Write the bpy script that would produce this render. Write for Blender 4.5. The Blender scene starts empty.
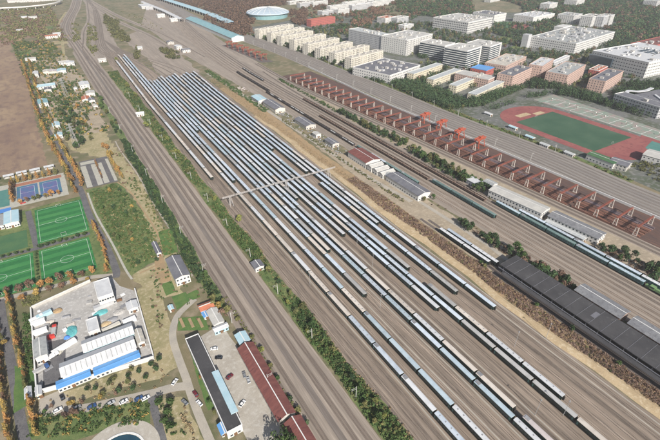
import bpy, math, random
import numpy as np
from mathutils import Matrix, Vector
R = math.radians
rnd = random.Random(7)
nr = np.random.default_rng(11)
SC = bpy.context.scene
COL = SC.collection

# ------------------------------------------------------------------ camera
CAM_H, PITCH, YAW, FOC = 211.588, R(33.169), R(31.728), 440.0
cd = bpy.data.cameras.new('camera'); cam = bpy.data.objects.new('camera', cd); COL.objects.link(cam)
cam.location = (0, 0, CAM_H); cam.rotation_euler = (R(90) - PITCH, 0, -YAW)
cd.sensor_width = 36; cd.lens = 24.0; cd.clip_start = 1; cd.clip_end = 20000
SC.camera = cam

# ------------------------------------------------------------------ sky and sun
HAZE = 0.000105
SUN_EL = R(33); SH_AZ = R(8)            # shadows run along the rails, 8 degrees towards +X
w = bpy.data.worlds.new('World'); SC.world = w; w.use_nodes = True
nt = w.node_tree; bg = nt.nodes['Background']
sky = nt.nodes.new('ShaderNodeTexSky'); sky.sky_type = 'NISHITA'; sky.sun_disc = False
sky.sun_elevation = SUN_EL; sky.sun_rotation = R(180) + SH_AZ
sky.air_density = 1.0; sky.dust_density = 2.0; sky.ozone_density = 1.0
nt.links.new(sky.outputs[0], bg.inputs[0]); bg.inputs[1].default_value = 0.075
sl = bpy.data.lights.new('sun', 'SUN'); sl.energy = 5.0; sl.angle = R(0.6); sl.color = (1.0, 0.955, 0.89)
so = bpy.data.objects.new('sun', sl); COL.objects.link(so)
tv = Vector((math.sin(SH_AZ) * math.cos(SUN_EL), math.cos(SH_AZ) * math.cos(SUN_EL), -math.sin(SUN_EL)))
so.rotation_euler = tv.to_track_quat('-Z', 'Y').to_euler(); so.location = (0, -200, 400)

SC.view_settings.view_transform = 'Standard'; SC.view_settings.look = 'None'
SC.view_settings.exposure = 0.4; SC.view_settings.gamma = 1; SC.view_settings.use_curve_mapping = False
SC.render.engine = 'CYCLES'
cy = SC.cycles
cy.use_denoising = True
try: cy.denoiser = 'OPENIMAGEDENOISE'
except Exception: pass
cy.max_bounces = 6; cy.diffuse_bounces = 3; cy.glossy_bounces = 2; cy.transmission_bounces = 4; cy.volume_bounces = 1
cy.transparent_max_bounces = 4; cy.caustics_reflective = False; cy.caustics_refractive = False
cy.sample_clamp_indirect = 6

# ------------------------------------------------------------------ pixel (660x440) -> ground point
_fw = np.array([math.sin(YAW) * math.cos(PITCH), math.cos(YAW) * math.cos(PITCH), -math.sin(PITCH)])
_rt = np.array([math.cos(YAW), -math.sin(YAW), 0.0]); _dn = np.cross(_fw, _rt)
def G(u, v, z=0.0):
    q = _fw * FOC + _rt * (u - 330) + _dn * (v - 220)
    t = (z - CAM_H) / q[2]
    return (float(q[0] * t), float(q[1] * t))
def GP(pts, z=0.0): return [G(u, v, z) for u, v in pts]

# ------------------------------------------------------------------ materials
MAT = {}
def mat(name, c1, c2=None, scale=0.1, c3=None, scale3=0.8, rough=0.9, stretch=(1, 1, 1), obj=0.0, island=0.0,
        metal=0.0, bump=0.0, fine=0.0, lo=0.38, hi=0.62, lo3=0.5, hi3=0.7, spec=0.3):
    m = bpy.data.materials.new(name); m.use_nodes = True; t = m.node_tree; N = t.nodes; L = t.links
    b = N['Principled BSDF']; b.inputs['Roughness'].default_value = rough; b.inputs['Metallic'].default_value = metal
    b.inputs['Specular IOR Level'].default_value = spec
    geo = N.new('ShaderNodeNewGeometry')
    vm = N.new('ShaderNodeVectorMath'); vm.operation = 'MULTIPLY'; L.new(geo.outputs['Position'], vm.inputs[0]); vm.inputs[1].default_value = stretch
    def noise(sc, det=4):
        n = N.new('ShaderNodeTexNoise'); n.inputs['Scale'].default_value = sc; n.inputs['Detail'].default_value = det
        L.new(vm.outputs[0], n.inputs['Vector']); return n.outputs['Fac']
    def remap(f, a, bb):
        r = N.new('ShaderNodeMapRange'); r.inputs['From Min'].default_value = a; r.inputs['From Max'].default_value = bb
        L.new(f, r.inputs['Value']); return r.outputs['Result']
    def mix(f, a, bb, mode='MIX'):
        x = N.new('ShaderNodeMix'); x.data_type = 'RGBA'; x.blend_type = mode
        if isinstance(f, float): x.inputs[0].default_value = f
        else: L.new(f, x.inputs[0])
        for k, s in ((6, a), (7, bb)):
            if isinstance(s, tuple): x.inputs[k].default_value = (*s, 1) if len(s) == 3 else s
            else: L.new(s, x.inputs[k])
        return x.outputs[2]
    col = tuple(c1)
    if c2: col = mix(remap(noise(scale), lo, hi), col, tuple(c2))
    if c3: col = mix(remap(noise(scale3, 3), lo3, hi3), col, tuple(c3))
    def bright(col, f, amt):
        r = N.new('ShaderNodeMapRange'); r.inputs['To Min'].default_value = 1 - amt; r.inputs['To Max'].default_value = 1 + amt
        L.new(f, r.inputs['Value'])
        return mix(1.0, col, r.outputs['Result'], 'MULTIPLY')
    if fine: 
        nn = N.new('ShaderNodeTexNoise'); nn.inputs['Scale'].default_value = 2.2; nn.inputs['Detail'].default_value = 3
        L.new(vm.outputs[0], nn.inputs['Vector']); col = bright(col, remap(nn.outputs['Fac'], 0.25, 0.75), fine)
    if obj:
        oi = N.new('ShaderNodeObjectInfo'); col = bright(col, oi.outputs['Random'], obj)
    if island: col = bright(col, geo.outputs['Random Per Island'], island)
    if isinstance(col, tuple): b.inputs['Base Color'].default_value = (*col, 1)
    else: L.new(col, b.inputs['Base Color'])
    if bump:
        bp = N.new('ShaderNodeBump'); bp.inputs['Strength'].default_value = bump; bp.inputs['Distance'].default_value = 0.3
        L.new(noise(1.5, 5), bp.inputs['Height']); L.new(bp.outputs[0], b.inputs['Normal'])
    MAT[name] = m; return m

# ground
mat('ground', (.20, .165, .10), (.115, .12, .06), .02, (.27, .22, .15), .09, fine=.25)
mat('campus_ground', (.15, .15, .145), (.085, .10, .065), .03, (.21, .205, .195), .2, fine=.2)
mat('brown_field', (.215, .145, .105), (.30, .215, .14), .02, (.17, .115, .095), .12, fine=.5, stretch=(1, .55, 1), lo=.36, hi=.64, lo3=.45, hi3=.75)
mat('tan_grass', (.36, .30, .175), (.25, .225, .115), .06, (.42, .355, .235), .4, fine=.25)
mat('lawn', (.10, .145, .05), (.17, .19, .075), .07, (.065, .105, .038), .35, fine=.3)
mat('lush', (.07, .14, .04), (.11, .17, .05), .15, fine=.25)
mat('earth', (.36, .25, .14), (.30, .22, .13), .15, fine=.2)
mat('yard_ballast', (.26, .205, .16), (.19, .153, .122), .05, (.325, .262, .207), .35, stretch=(1.6, .06, 1), fine=.25)
mat('track_bed', (.205, .163, .128), (.285, .23, .184), .5, (.135, .11, .09), .8, stretch=(1.2, .05, 1), fine=.35, obj=.3)
mat('main_ballast', (.30, .25, .205), (.235, .197, .163), .06, (.355, .298, .245), .5, stretch=(1.5, .05, 1), fine=.18)
mat('main_bed', (.205, .166, .135), (.15, .122, .101), .6, stretch=(2, .05, 1), fine=.2, obj=.1)
mat('dark_strip', (.155, .13, .112), (.20, .17, .148), .3, stretch=(2, .04, 1), fine=.25)
mat('gantry_floor', (.115, .068, .055), (.085, .058, .052), .12, (.16, .09, .065), .3, stretch=(2, .2, 1), fine=.25)
mat('dark_bed', (.10, .085, .08), (.15, .125, .11), .3, stretch=(2, .04, 1), fine=.25)
mat('grey_ballast', (.25, .225, .20), (.20, .18, .165), .06, (.30, .27, .24), .5, stretch=(1.5, .04, 1), fine=.2)
mat('rail', (.27, .225, .195), (.19, .145, .12), .4, rough=.45, metal=.3)
mat('sand', (.47, .36, .22), (.40, .30, .18), .08, (.52, .42, .28), .5, fine=.15, bump=.4)
mat('asphalt', (.115, .11, .115), (.15, .145, .145), .15, (.09, .088, .09), .9, fine=.15)
mat('old_concrete', (.42, .385, .33), (.36, .325, .275), .07, (.47, .44, .39), .4, fine=.12)
mat('lane_concrete', (.40, .36, .30), (.34, .31, .265), .12, fine=.12)
mat('bay_concrete', (.43, .41, .35), (.37, .36, .31), .3, fine=.12)
mat('yard_concrete', (.42, .40, .375), (.34, .325, .305), .08, (.50, .485, .46), .5, fine=.12)
mat('turf_light', (.035, .185, .055), (.055, .215, .065), .06, fine=.1)
mat('turf_dark', (.022, .135, .04), (.03, .16, .05), .4, fine=.1)
mat('turf_old', (.055, .13, .06), (.075, .15, .065), .12, fine=.15)
mat('field_dull', (.038, .09, .052), (.06, .115, .068), .03, (.12, .14, .115), .03, fine=.12, lo3=.6, hi3=.8)
mat('court_blue', (.06, .17, .22), (.09, .14, .27), .12, fine=.1)
mat('court_purple', (.13, .12, .26), (.08, .14, .27), .15, fine=.1)
mat('court_teal', (.07, .19, .17), (.09, .22, .19), .15, fine=.1)
mat('court_pale', (.22, .27, .22), (.30, .24, .22), .09, (.19, .25, .2), .2, fine=.12)
mat('red_track', (.25, .08, .076), (.29, .105, .092), .05, (.20, .065, .064), .2, fine=.1)
mat('red_brick_paving', (.36, .17, .11), (.30, .14, .10), .5, fine=.15)
mat('white_line', (.78, .78, .76))
mat('pond', (.02, .055, .085), (.025, .07, .10), .2, rough=.15)
# buildings
mat('white_wall', (.58, .57, .545), (.51, .50, .48), .3, fine=.05)
mat('cream_wall', (.60, .565, .49), (.53, .50, .435), .2, fine=.06)
mat('yellow_wall', (.60, .545, .41), (.53, .48, .37), .2, fine=.06)
mat('pink_wall', (.50, .36, .30), (.44, .315, .27), .2, fine=.08)
mat('red_wall', (.42, .12, .10), (.36, .11, .09), .2, fine=.08)
mat('grey_wall', (.46, .46, .46), (.40, .40, .41), .2, fine=.06)
mat('brick_wall', (.32, .19, .14), (.40, .30, .25), .4, fine=.1)
mat('concrete_wall', (.50, .48, .44), (.42, .40, .37), .3, fine=.1)
mat('pale_roof', (.49, .475, .44), (.41, .40, .375), .12, (.40, .39, .37), .4, fine=.1)
mat('cream_roof', (.47, .44, .385), (.40, .375, .335), .12, (.60, .55, .46), .4, fine=.1)
mat('grey_roof', (.30, .31, .31), (.36, .37, .36), .12, (.25, .26, .26), .4, fine=.1)
mat('silver_roof', (.42, .44, .44), (.48, .49, .48), .15, (.36, .38, .38), .5, fine=.08, rough=.6)
mat('dark_roof', (.048, .047, .05), (.065, .063, .066), .08, (.09, .088, .088), .25, fine=.15, lo3=.58, hi3=.78)
mat('slate_mid', (.175, .178, .19), (.22, .222, .23), .15, (.14, .14, .15), .5, fine=.2)
mat('slate_roof', (.13, .13, .15), (.17, .17, .185), .15, fine=.15)
mat('maroon_roof', (.165, .06, .052), (.21, .08, .068), .2, (.13, .05, .048), .6, stretch=(.4, 2, 1), fine=.12)
mat('tile_roof', (.44, .16, .09), (.36, .13, .08), .3, fine=.15)
mat('blue_roof', (.11, .30, .60), (.14, .33, .62), .2, fine=.06, rough=.5)
mat('pale_blue_roof', (.36, .52, .58), (.42, .56, .61), .2, fine=.06, rough=.5)
mat('teal_roof', (.20, .36, .39), (.24, .40, .42), .1, fine=.08, rough=.5)
mat('dome_roof', (.42, .49, .54), (.36, .43, .49), .03, fine=.05, rough=.45)
mat('white_roof', (.55, .555, .56), (.48, .485, .495), .3, fine=.04)
mat('window_glass', (.03, .04, .05), (.05, .06, .075), .5, rough=.12, spec=.5)
mat('office_glass', (.035, .05, .065), (.055, .075, .09), .2, rough=.1, spec=.6)
mat('trim_white', (.68, .67, .645), rough=.7)
mat('wood_door', (.16, .09, .05))
# trains
mat('coach_green', (.012, .024, .02), (.02, .034, .028), .3, rough=.45, obj=.35)
mat('coach_teal', (.035, .075, .075), (.065, .14, .135), .3, rough=.4, obj=.1)
mat('underframe', (.018, .017, .016), (.035, .03, .027), .8)
mat('roof_silver', (.46, .515, .575), (.51, .56, .615), .12, (.40, .45, .505), .3, rough=.55, obj=.16, fine=.05)
mat('roof_white', (.54, .55, .565), (.585, .59, .60), .12, (.50, .505, .51), .3, rough=.6, obj=.08, fine=.05)
mat('roof_beige', (.52, .465, .41), (.57, .52, .465), .12, (.46, .41, .36), .3, rough=.7, obj=.12, fine=.06)
mat('roof_teal', (.37, .45, .50), (.42, .50, .545), .12, (.33, .40, .445), .3, rough=.55, obj=.10, fine=.05)
mat('roof_grey', (.36, .355, .345), (.41, .40, .39), .12, (.31, .305, .295), .3, rough=.7, obj=.12, fine=.06)
mat('roof_pink', (.46, .41, .40), (.52, .46, .445), .25, rough=.7, fine=.06)
mat('roof_green', (.13, .19, .18), (.17, .235, .22), .12, (.10, .15, .14), .3, rough=.5, obj=.15, fine=.05)
mat('roof_unit', (.24, .24, .25), (.30, .30, .31), .8, rough=.6, obj=.2)
mat('loco_green', (.15, .25, .11), (.18, .28, .13), .4, rough=.4)
mat('wagon_dark', (.035, .033, .034), (.06, .05, .046), .6, obj=.25)
mat('wagon_brown', (.13, .085, .065), (.09, .065, .055), .5, obj=.25)
mat('wagon_load', (.19, .14, .11), (.26, .20, .16), .7, obj=.2)
mat('pale_load', (.50, .50, .49), (.40, .40, .40), .5, obj=.2)
# steel
mat('steel_white', (.60, .52, .45), (.56, .52, .47), .5, rough=.6)
mat('bridge_steel', (.46, .43, .41), (.38, .36, .34), .5, rough=.6)
mat('express_bed', (.25, .22, .195), (.20, .178, .16), .6, stretch=(2, .05, 1), fine=.2, obj=.1)
mat('pale_dirt', (.36, .295, .215), (.29, .24, .175), .07, (.42, .35, .26), .4, fine=.2)
mat('steel_grey', (.36, .36, .36), (.28, .28, .28), .5, rough=.6)
mat('steel_red', (.29, .095, .065), (.21, .07, .05), .3, rough=.55)
mat('steel_orange', (.46, .10, .055), (.38, .085, .045), .3, rough=.5)
mat('rust_goods', (.17, .075, .052), (.095, .055, .046), .3, (.25, .12, .075), .8, stretch=(2, .15, 1), fine=.2, obj=.25)
mat('dark_goods', (.11, .085, .095), (.15, .11, .115), .3, stretch=(2, .15, 1), fine=.2, obj=.25)
mat('mast_concrete', (.52, .51, .48), (.46, .45, .43), .5)
# plants
mat('bark', (.10, .075, .055), (.15, .12, .09), 1.5)
def leaf(name, a, b, c, isl=.26): mat(name, a, b, .3, c, .07, rough=.75, island=isl, obj=.22, spec=.15)
leaf('leaf_green', (.05, .088, .028), (.078, .118, .038), (.036, .07, .025))
leaf('leaf_dark', (.038, .07, .032), (.055, .088, .036), (.028, .053, .027))
leaf('leaf_olive', (.11, .115, .045), (.15, .14, .055), (.075, .09, .04))
leaf('leaf_lime', (.16, .175, .05), (.20, .205, .06), (.11, .135, .045))
leaf('leaf_yellow', (.30, .21, .065), (.36, .25, .08), (.21, .16, .055))
leaf('leaf_orange', (.31, .165, .06), (.36, .20, .075), (.23, .125, .05))
leaf('leaf_rust', (.15, .09, .06), (.185, .112, .07), (.11, .07, .05))
leaf('leaf_brown', (.15, .095, .07), (.20, .13, .09), (.11, .075, .06))
leaf('reed', (.27, .18, .14), (.35, .25, .195), (.17, .115, .092), .5)
leaf('dry_brush', (.26, .19, .11), (.34, .26, .15), (.19, .14, .085), .4)
# vehicles
for nm, c in (('car_white', (.75, .75, .74)), ('car_black', (.015, .015, .018)), ('car_grey', (.22, .225, .23)), ('car_maroon', (.16, .02, .03)),
              ('car_silver', (.45, .46, .47)), ('car_red', (.5, .05, .04)), ('car_blue', (.04, .09, .22))):
    mat(nm, c, rough=.3, spec=.5)
mat('tyre', (.012, .012, .012)); mat('tarp_teal', (.13, .40, .40), (.10, .34, .35), .3, rough=.5)
mat('tarp_blue', (.08, .22, .55), rough=.5)

# ------------------------------------------------------------------ mesh helpers
class MB:
    def __init__(s): s.v = []; s.f = []; s.m = []
    def quad(s, pts, mi=0):
        n = len(s.v); s.v += [tuple(p) for p in pts]; s.f.append(tuple(range(n, n + len(pts)))); s.m.append(mi)
    def box(s, x0, x1, y0, y1, z0, z1, mi=0, bottom=False):
        n = len(s.v)
        s.v += [(x0, y0, z0), (x1, y0, z0), (x1, y1, z0), (x0, y1, z0), (x0, y0, z1), (x1, y0, z1), (x1, y1, z1), (x0, y1, z1)]
        fs = [(4, 5, 6, 7), (0, 1, 5, 4), (1, 2, 6, 5), (2, 3, 7, 6), (3, 0, 4, 7)]
        if bottom: fs.append((3, 2, 1, 0))
        for f in fs: s.f.append(tuple(n + i for i in f)); s.m.append(mi)
    def hexa(s, lo, hi, mi=0):            # lo, hi: four points each, counter-clockwise
        n = len(s.v); s.v += [tuple(p) for p in lo] + [tuple(p) for p in hi]
        for f in [(4, 5, 6, 7), (0, 1, 5, 4), (1, 2, 6, 5), (2, 3, 7, 6), (3, 0, 4, 7), (3, 2, 1, 0)]:
            s.f.append(tuple(n + i for i in f)); s.m.append(mi)
    def bar(s, a, b, t, mi=0, t2=None):
        a = Vector(a); b = Vector(b); d = (b - a).normalized(); t2 = t2 or t
        u = d.cross(Vector((0, 0, 1))); u = u.normalized() if u.length > 1e-3 else Vector((1, 0, 0)); v = d.cross(u)
        q = [u * t + v * t2, -u * t + v * t2, -u * t - v * t2, u * t - v * t2]
        s.hexa([a + k * .5 for k in q], [b + k * .5 for k in q], mi)
    def cyl(s, c, r0, z0, z1, n=10, r1=None, mi=0, cap=True):
        r1 = r0 if r1 is None else r1; k = len(s.v)
        for r, z in ((r0, z0), (r1, z1)):
            s.v += [(c[0] + r * math.cos(6.28319 * i / n), c[1] + r * math.sin(6.28319 * i / n), z) for i in range(n)]
        for i in range(n): s.f.append((k + i, k + (i + 1) % n, k + n + (i + 1) % n, k + n + i)); s.m.append(mi)
        if cap: s.f.append(tuple(range(k + n, k + 2 * n))); s.m.append(mi)
    def prism(s, prof, y0, y1, mi=0, cap=True):   # profile in x,z (counter-clockwise seen from -y) extruded along y
        n = len(s.v); k = len(prof)
        s.v += [(x, y0, z) for x, z in prof] + [(x, y1, z) for x, z in prof]
        for i in range(k): s.f.append((n + i, n + (i + 1) % k, n + k + (i + 1) % k, n + k + i)); s.m.append(mi)
        if cap: s.f.append(tuple(n + i for i in range(k))[::-1]); s.m.append(mi); s.f.append(tuple(n + k + i for i in range(k))); s.m.append(mi)
    def mesh(s, name, mats):
        me = bpy.data.meshes.new(name); me.from_pydata(s.v, [], s.f)
        for m in ([mats] if isinstance(mats, str) else mats): me.materials.append(MAT[m])
        if any(s.m): me.polygons.foreach_set('material_index', s.m)
        me.update(); return me
    def build(s, name, mats, parent=None, **k): return add(name, s.mesh(name, mats), parent, **k)

def add(name, data, parent=None, loc=None, rz=None, label=None, cat=None, group=None, kind=None):
    o = bpy.data.objects.new(name, data); COL.objects.link(o)
    if parent: o.parent = parent
    if loc: o.location = loc if len(loc) == 3 else (*loc, 0)
    if rz: o.rotation_euler = (0, 0, rz)
    tag(o, label, cat, group, kind); return o
LABELS = {}
def tag(o, label=None, cat=None, group=None, kind=None):
    if label:
        o['label'] = label; LABELS.setdefault(label, []).append((o.name, group))
    if cat: o['category'] = cat
    if group: o['group'] = group
    if kind: o['kind'] = kind
    return o
def thing(name, label, cat, loc, rz=0, group=None): return add(name, None, None, loc, rz, label, cat, group)
def link_copy(o, parent=None, m=None):
    c = o.copy(); COL.objects.link(c)
    if parent: c.parent = parent
    if m:
        c.material_slots[0].link = 'OBJECT'; c.material_slots[0].material = MAT[m]
    return c
def ordn(n): return '%d%s' % (n, 'th' if 10 < n % 100 < 14 else {1: 'st', 2: 'nd', 3: 'rd'}.get(n % 10, 'th'))

def jitter(pts, amt, step=6.0):
    if not amt: return pts
    out = []
    for i, a in enumerate(pts):
        b = pts[(i + 1) % len(pts)]; d = math.hypot(b[0] - a[0], b[1] - a[1]); n = max(1, min(80, int(d / step)))
        for k in range(n):
            t = k / n; out.append((a[0] + (b[0] - a[0]) * t + rnd.uniform(-amt, amt), a[1] + (b[1] - a[1]) * t + rnd.uniform(-amt, amt)))
    return out
LAY = [0.0]
def sheet(name, pts, z, m, jit=0, step=6.0, parent=None, kind='structure'):
    if name != 'ground': LAY[0] += .00013; z += LAY[0]
    b = MB(); p = jitter(pts, jit, step)
    if sum(p[i - 1][0] * p[i][1] - p[i][0] * p[i - 1][1] for i in range(len(p))) < 0: p = p[::-1]
    b.quad([(x, y, z) for x, y in p]); return b.build(name, m, parent, kind=None if parent else kind)
def ribbon_pts(line, wid):
    L, Rr = [], []
    for i, p in enumerate(line):
        a = line[max(0, i - 1)]; c = line[min(len(line) - 1, i + 1)]
        d = math.hypot(c[0] - a[0], c[1] - a[1]) or 1; nx, ny = -(c[1] - a[1]) / d, (c[0] - a[0]) / d
        ww = wid[i] if isinstance(wid, (list, tuple)) else wid
        L.append((p[0] + nx * ww / 2, p[1] + ny * ww / 2)); Rr.append((p[0] - nx * ww / 2, p[1] - ny * ww / 2))
    return L, Rr
def smooth(line, n=6):
    if len(line) < 3: return line
    out = []
    P = [line[0]] + list(line) + [line[-1]]
    for i in range(1, len(P) - 2):
        for k in range(n):
            t = k / n; a, b, c, d = P[i - 1], P[i], P[i + 1], P[i + 2]
            out.append(tuple(.5 * (2 * b[j] + (c[j] - a[j]) * t + (2 * a[j] - 5 * b[j] + 4 * c[j] - d[j]) * t * t + (3 * b[j] - a[j] - 3 * c[j] + d[j]) * t ** 3) for j in range(2)))
    out.append(line[-1]); return out
def ribbon(name, line, wid, z, m, parent=None, kind='structure', h=None):
    LAY[0] += .00013
    if not parent and not h: z += LAY[0]
    L, Rr = ribbon_pts(line, wid); b = MB()
    for i in range(len(L) - 1):
        if h:
            b.hexa([(*Rr[i], z), (*Rr[i + 1], z), (*L[i + 1], z), (*L[i], z)], [(*Rr[i], z + h), (*Rr[i + 1], z + h), (*L[i + 1], z + h), (*L[i], z + h)])
        else: b.quad([(*Rr[i], z), (*Rr[i + 1], z), (*L[i + 1], z), (*L[i], z)])
    return b.build(name, m, parent, kind=None if parent else kind)
def inside(pts, X, Y):
    c = np.zeros(X.shape, bool); n = len(pts)
    for i in range(n):
        x1, y1 = pts[i]; x2, y2 = pts[(i + 1) % n]
        if y1 == y2: continue
        k = ((y1 > Y) != (y2 > Y)) & (X < (x2 - x1) * (Y - y1) / (y2 - y1) + x1); c ^= k
    return c
def scatter(pts, n):
    xs = [p[0] for p in pts]; ys = [p[1] for p in pts]; out = np.zeros((0, 2)); t = 0
    while len(out) < n and t < 60:
        X = nr.uniform(min(xs), max(xs), n); Y = nr.uniform(min(ys), max(ys), n); k = inside(pts, X, Y)
        out = np.vstack([out, np.stack([X[k], Y[k]], 1)]); t += 1
    return out[:n]

# leaf-sized faces spread through the volume of clumps: C (n,3) centres, Rr (n,3) radii
def leaf_quads(C, Rr, per, size, upright=0.0):
    n = len(C); N = n * per
    d = nr.normal(size=(N, 3)); d /= np.linalg.norm(d, axis=1)[:, None]
    rad = nr.uniform(.45, 1.0, N) ** .6
    Cc = np.repeat(C, per, 0); RR = np.repeat(Rr, per, 0)
    P = Cc + d * rad[:, None] * RR
    nrm = d * .8 + nr.normal(size=(N, 3)) * .55; nrm[:, 2] += .35
    if upright: nrm[:, 2] *= (1 - upright)
    nrm /= np.linalg.norm(nrm, axis=1)[:, None]
    t = np.cross(nrm, nr.normal(size=(N, 3)))
    if upright: t = np.stack([nr.normal(size=N) * .25, nr.normal(size=N) * .25, np.ones(N)], 1)
    t -= nrm * (t * nrm).sum(1)[:, None]; t /= np.linalg.norm(t, axis=1)[:, None] + 1e-9
    b = np.cross(nrm, t)
    s = nr.uniform(.6, 1.3, N)[:, None] * (np.repeat(size, per)[:, None] if isinstance(size, np.ndarray) else size)
    sb = s * nr.uniform(.55, .9, N)[:, None]
    if upright: sb = s * .22
    V = np.stack([P - t * s * .5, P + b * sb * .5, P + t * s * .5, P - b * sb * .5], 1).reshape(-1, 3)
    return V
def quad_mesh(name, V, m):
    n = len(V) // 4; me = bpy.data.meshes.new(name)
    me.vertices.add(len(V)); me.vertices.foreach_set('co', V.astype(np.float32).ravel())
    me.loops.add(len(V)); me.loops.foreach_set('vertex_index', np.arange(len(V), dtype=np.int32))
    me.polygons.add(n); me.polygons.foreach_set('loop_start', np.arange(0, len(V), 4, dtype=np.int32))
    me.materials.append(MAT[m]); me.update(calc_edges=True); return me
FOOT = []
def clear_of(P, margin=1.5):
    k = np.ones(len(P), bool)
    for x, y, w_, d_, a in FOOT:
        dx, dy = P[:, 0] - x, P[:, 1] - y; c, s = math.cos(a), math.sin(a); lx = dx * c + dy * s; ly = -dx * s + dy * c
        k &= ~((lx > -margin) & (lx < w_ + margin) & (ly > -margin) & (ly < d_ + margin))
    return k
def brush(name, polys, dens, r, h, m, label, cat, per=14, size=.7, upright=0.0, group=None, avoid=False):
    """uncountable growth inside polygons: one object of kind stuff"""
    Cs, Rs = [], []
    for pts in polys:
        A = abs(sum(pts[i - 1][0] * pts[i][1] - pts[i][0] * pts[i - 1][1] for i in range(len(pts)))) / 2
        n = int(A * dens)
        if n < 1: continue
        P = scatter(pts, n)
        # clumpy: drop by a slow random field
        f = np.sin(P[:, 0] * .11 + 1.3) + np.sin(P[:, 1] * .047) + np.sin((P[:, 0] + P[:, 1]) * .031 + 2) + nr.normal(size=len(P)) * .8
        P = P[f > -1.2]
        if avoid: P = P[clear_of(P, r[1] * .8)]
        k = len(P)
        rr = nr.uniform(r[0], r[1], k); hh = nr.uniform(h[0], h[1], k)
        Cs.append(np.stack([P[:, 0], P[:, 1], hh * .5], 1)); Rs.append(np.stack([rr, rr, hh * .5], 1))
    if not Cs: return
    C = np.vstack(Cs); Q = np.vstack(Rs)
    o = add(name, quad_mesh(name, leaf_quads(C, Q, int(per * (1.0 if upright else 1.5)), size * (1.0 if upright else 1.5), upright), m), label=label, cat=cat, kind='stuff', group=group)
    return o

# ------------------------------------------------------------------ trees
def crown_mesh(kind, seed):
    global nr
    keep = nr; nr = np.random.default_rng(seed); C, Q = [], []
    if kind == 'round':                      # about 8 m tall, 6 m wide, trunk to 2 m
        for i in range(13):
            a = nr.uniform(0, 6.28); q = nr.uniform(.2, 1) ** .6 * 2.3; z = nr.uniform(2.6, 6.8); q *= 1 - abs(z - 4.4) / 5.2
            rr = nr.uniform(.85, 1.6); C.append((q * math.cos(a), q * math.sin(a), z)); Q.append((rr, rr, rr * .85))
        C.append((0, 0, 6.9)); Q.append((1.2, 1.2, 1.1)); per, size = 34, .95
    elif kind == 'tall':                     # about 12 m tall, columnar
        for i in range(15):
            z = 2.5 + 9 * i / 14; a = nr.uniform(0, 6.28); q = nr.uniform(.2, 1.1) * (1.25 - .07 * z); rr = max(.6, nr.uniform(1.0, 1.6) * (1.25 - .055 * z))
            C.append((q * math.cos(a), q * math.sin(a), z)); Q.append((rr, rr, rr * 1.1))
        per, size = 28, .85
    elif kind == 'cone':                     # metasequoia shape about 9 m
        for i in range(14):
            z = 1.6 + 7 * i / 13; rr = max(.5, 2.3 * (1 - (z - 1.2) / 9.0)); a = nr.uniform(0, 6.28); q = rr * .45
            C.append((q * math.cos(a), q * math.sin(a), z)); Q.append((rr, rr, .75))
        per, size = 30, .8
    elif kind == 'wide':                     # spreading old tree 12 m tall, 15 m wide
        for i in range(26):
            a = nr.uniform(0, 6.28); q = nr.uniform(.1, 1) ** .55 * 5.6; z = nr.uniform(5.5, 10.5) - q * .25
            rr = nr.uniform(1.3, 2.3); C.append((q * math.cos(a), q * math.sin(a), z)); Q.append((rr, rr, rr * .8))
        per, size = 40, 1.0
    elif kind == 'small':                    # clipped ball 3 m
        for i in range(6):
            a = nr.uniform(0, 6.28); q = nr.uniform(.1, .7); C.append((q * math.cos(a), q * math.sin(a), nr.uniform(1.3, 2.5))); Q.append((.85, .85, .75))
        per, size = 30, .66
    V = leaf_quads(np.array(C), np.array(Q), per, size); nr = keep
    return quad_mesh('crown', V, 'leaf_green')
def trunk_mesh(kind):
    h, r = {'round': (4.6, .2), 'tall': (8, .22), 'cone': (7.5, .17), 'wide': (8, .5), 'small': (1.7, .08)}[kind]
    b = MB(); b.cyl((0, 0), r, 0, h * .6, 6, r * .7, cap=False); b.cyl((0, 0), r * .7, h * .6, h, 6, r * .25)
    q = random.Random(kind)
    for i in range(4):
        a = i * 1.7 + q.random(); L = h * .33; z = h * (.45 + .1 * i)
        b.bar((0, 0, z), (math.cos(a) * L, math.sin(a) * L, z + L * .8), r * .5)
    return b.mesh('trunk', 'bark')
KINDS = {}
for k in ('round', 'tall', 'cone', 'wide', 'small'):
    KINDS[k] = (trunk_mesh(k), [crown_mesh(k, 50 + i * 7 + len(k)) for i in range(4)])
NTREE = [0]
def tree(x, y, kind, m, s, label, group, name=None, shape=None):
    NTREE[0] += 1
    e = thing(name or 'broadleaf_tree', label, 'tree', (x, y, 0), rnd.uniform(0, 6.28), group)
    e.scale = (s * rnd.uniform(.9, 1.1), s * rnd.uniform(.9, 1.1), s * rnd.uniform(.88, 1.12))
    tm, cms = KINDS[kind]
    add('trunk', tm, e)
    c = add('crown', rnd.choice(cms), e); c.material_slots[0].link = 'OBJECT'; c.material_slots[0].material = MAT[m]
    return e
def tree_row(pts, kind, mats, s, label, group, name='roadside_tree', jit=.8):
    for i, (x, y) in enumerate(pts):
        tree(x + rnd.uniform(-jit, jit), y + rnd.uniform(-jit, jit), kind, rnd.choice(mats), s * rnd.uniform(.82, 1.2), label % ordn(i + 1) if '%s' in label else label, group, name)
def along(line, step):
    out = []; acc = 0
    for a, b in zip(line[:-1], line[1:]):
        d = math.hypot(b[0] - a[0], b[1] - a[1]); t = acc
        while t < d: out.append((a[0] + (b[0] - a[0]) * t / d, a[1] + (b[1] - a[1]) * t / d)); t += step
        acc = t - d
    return out
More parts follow.
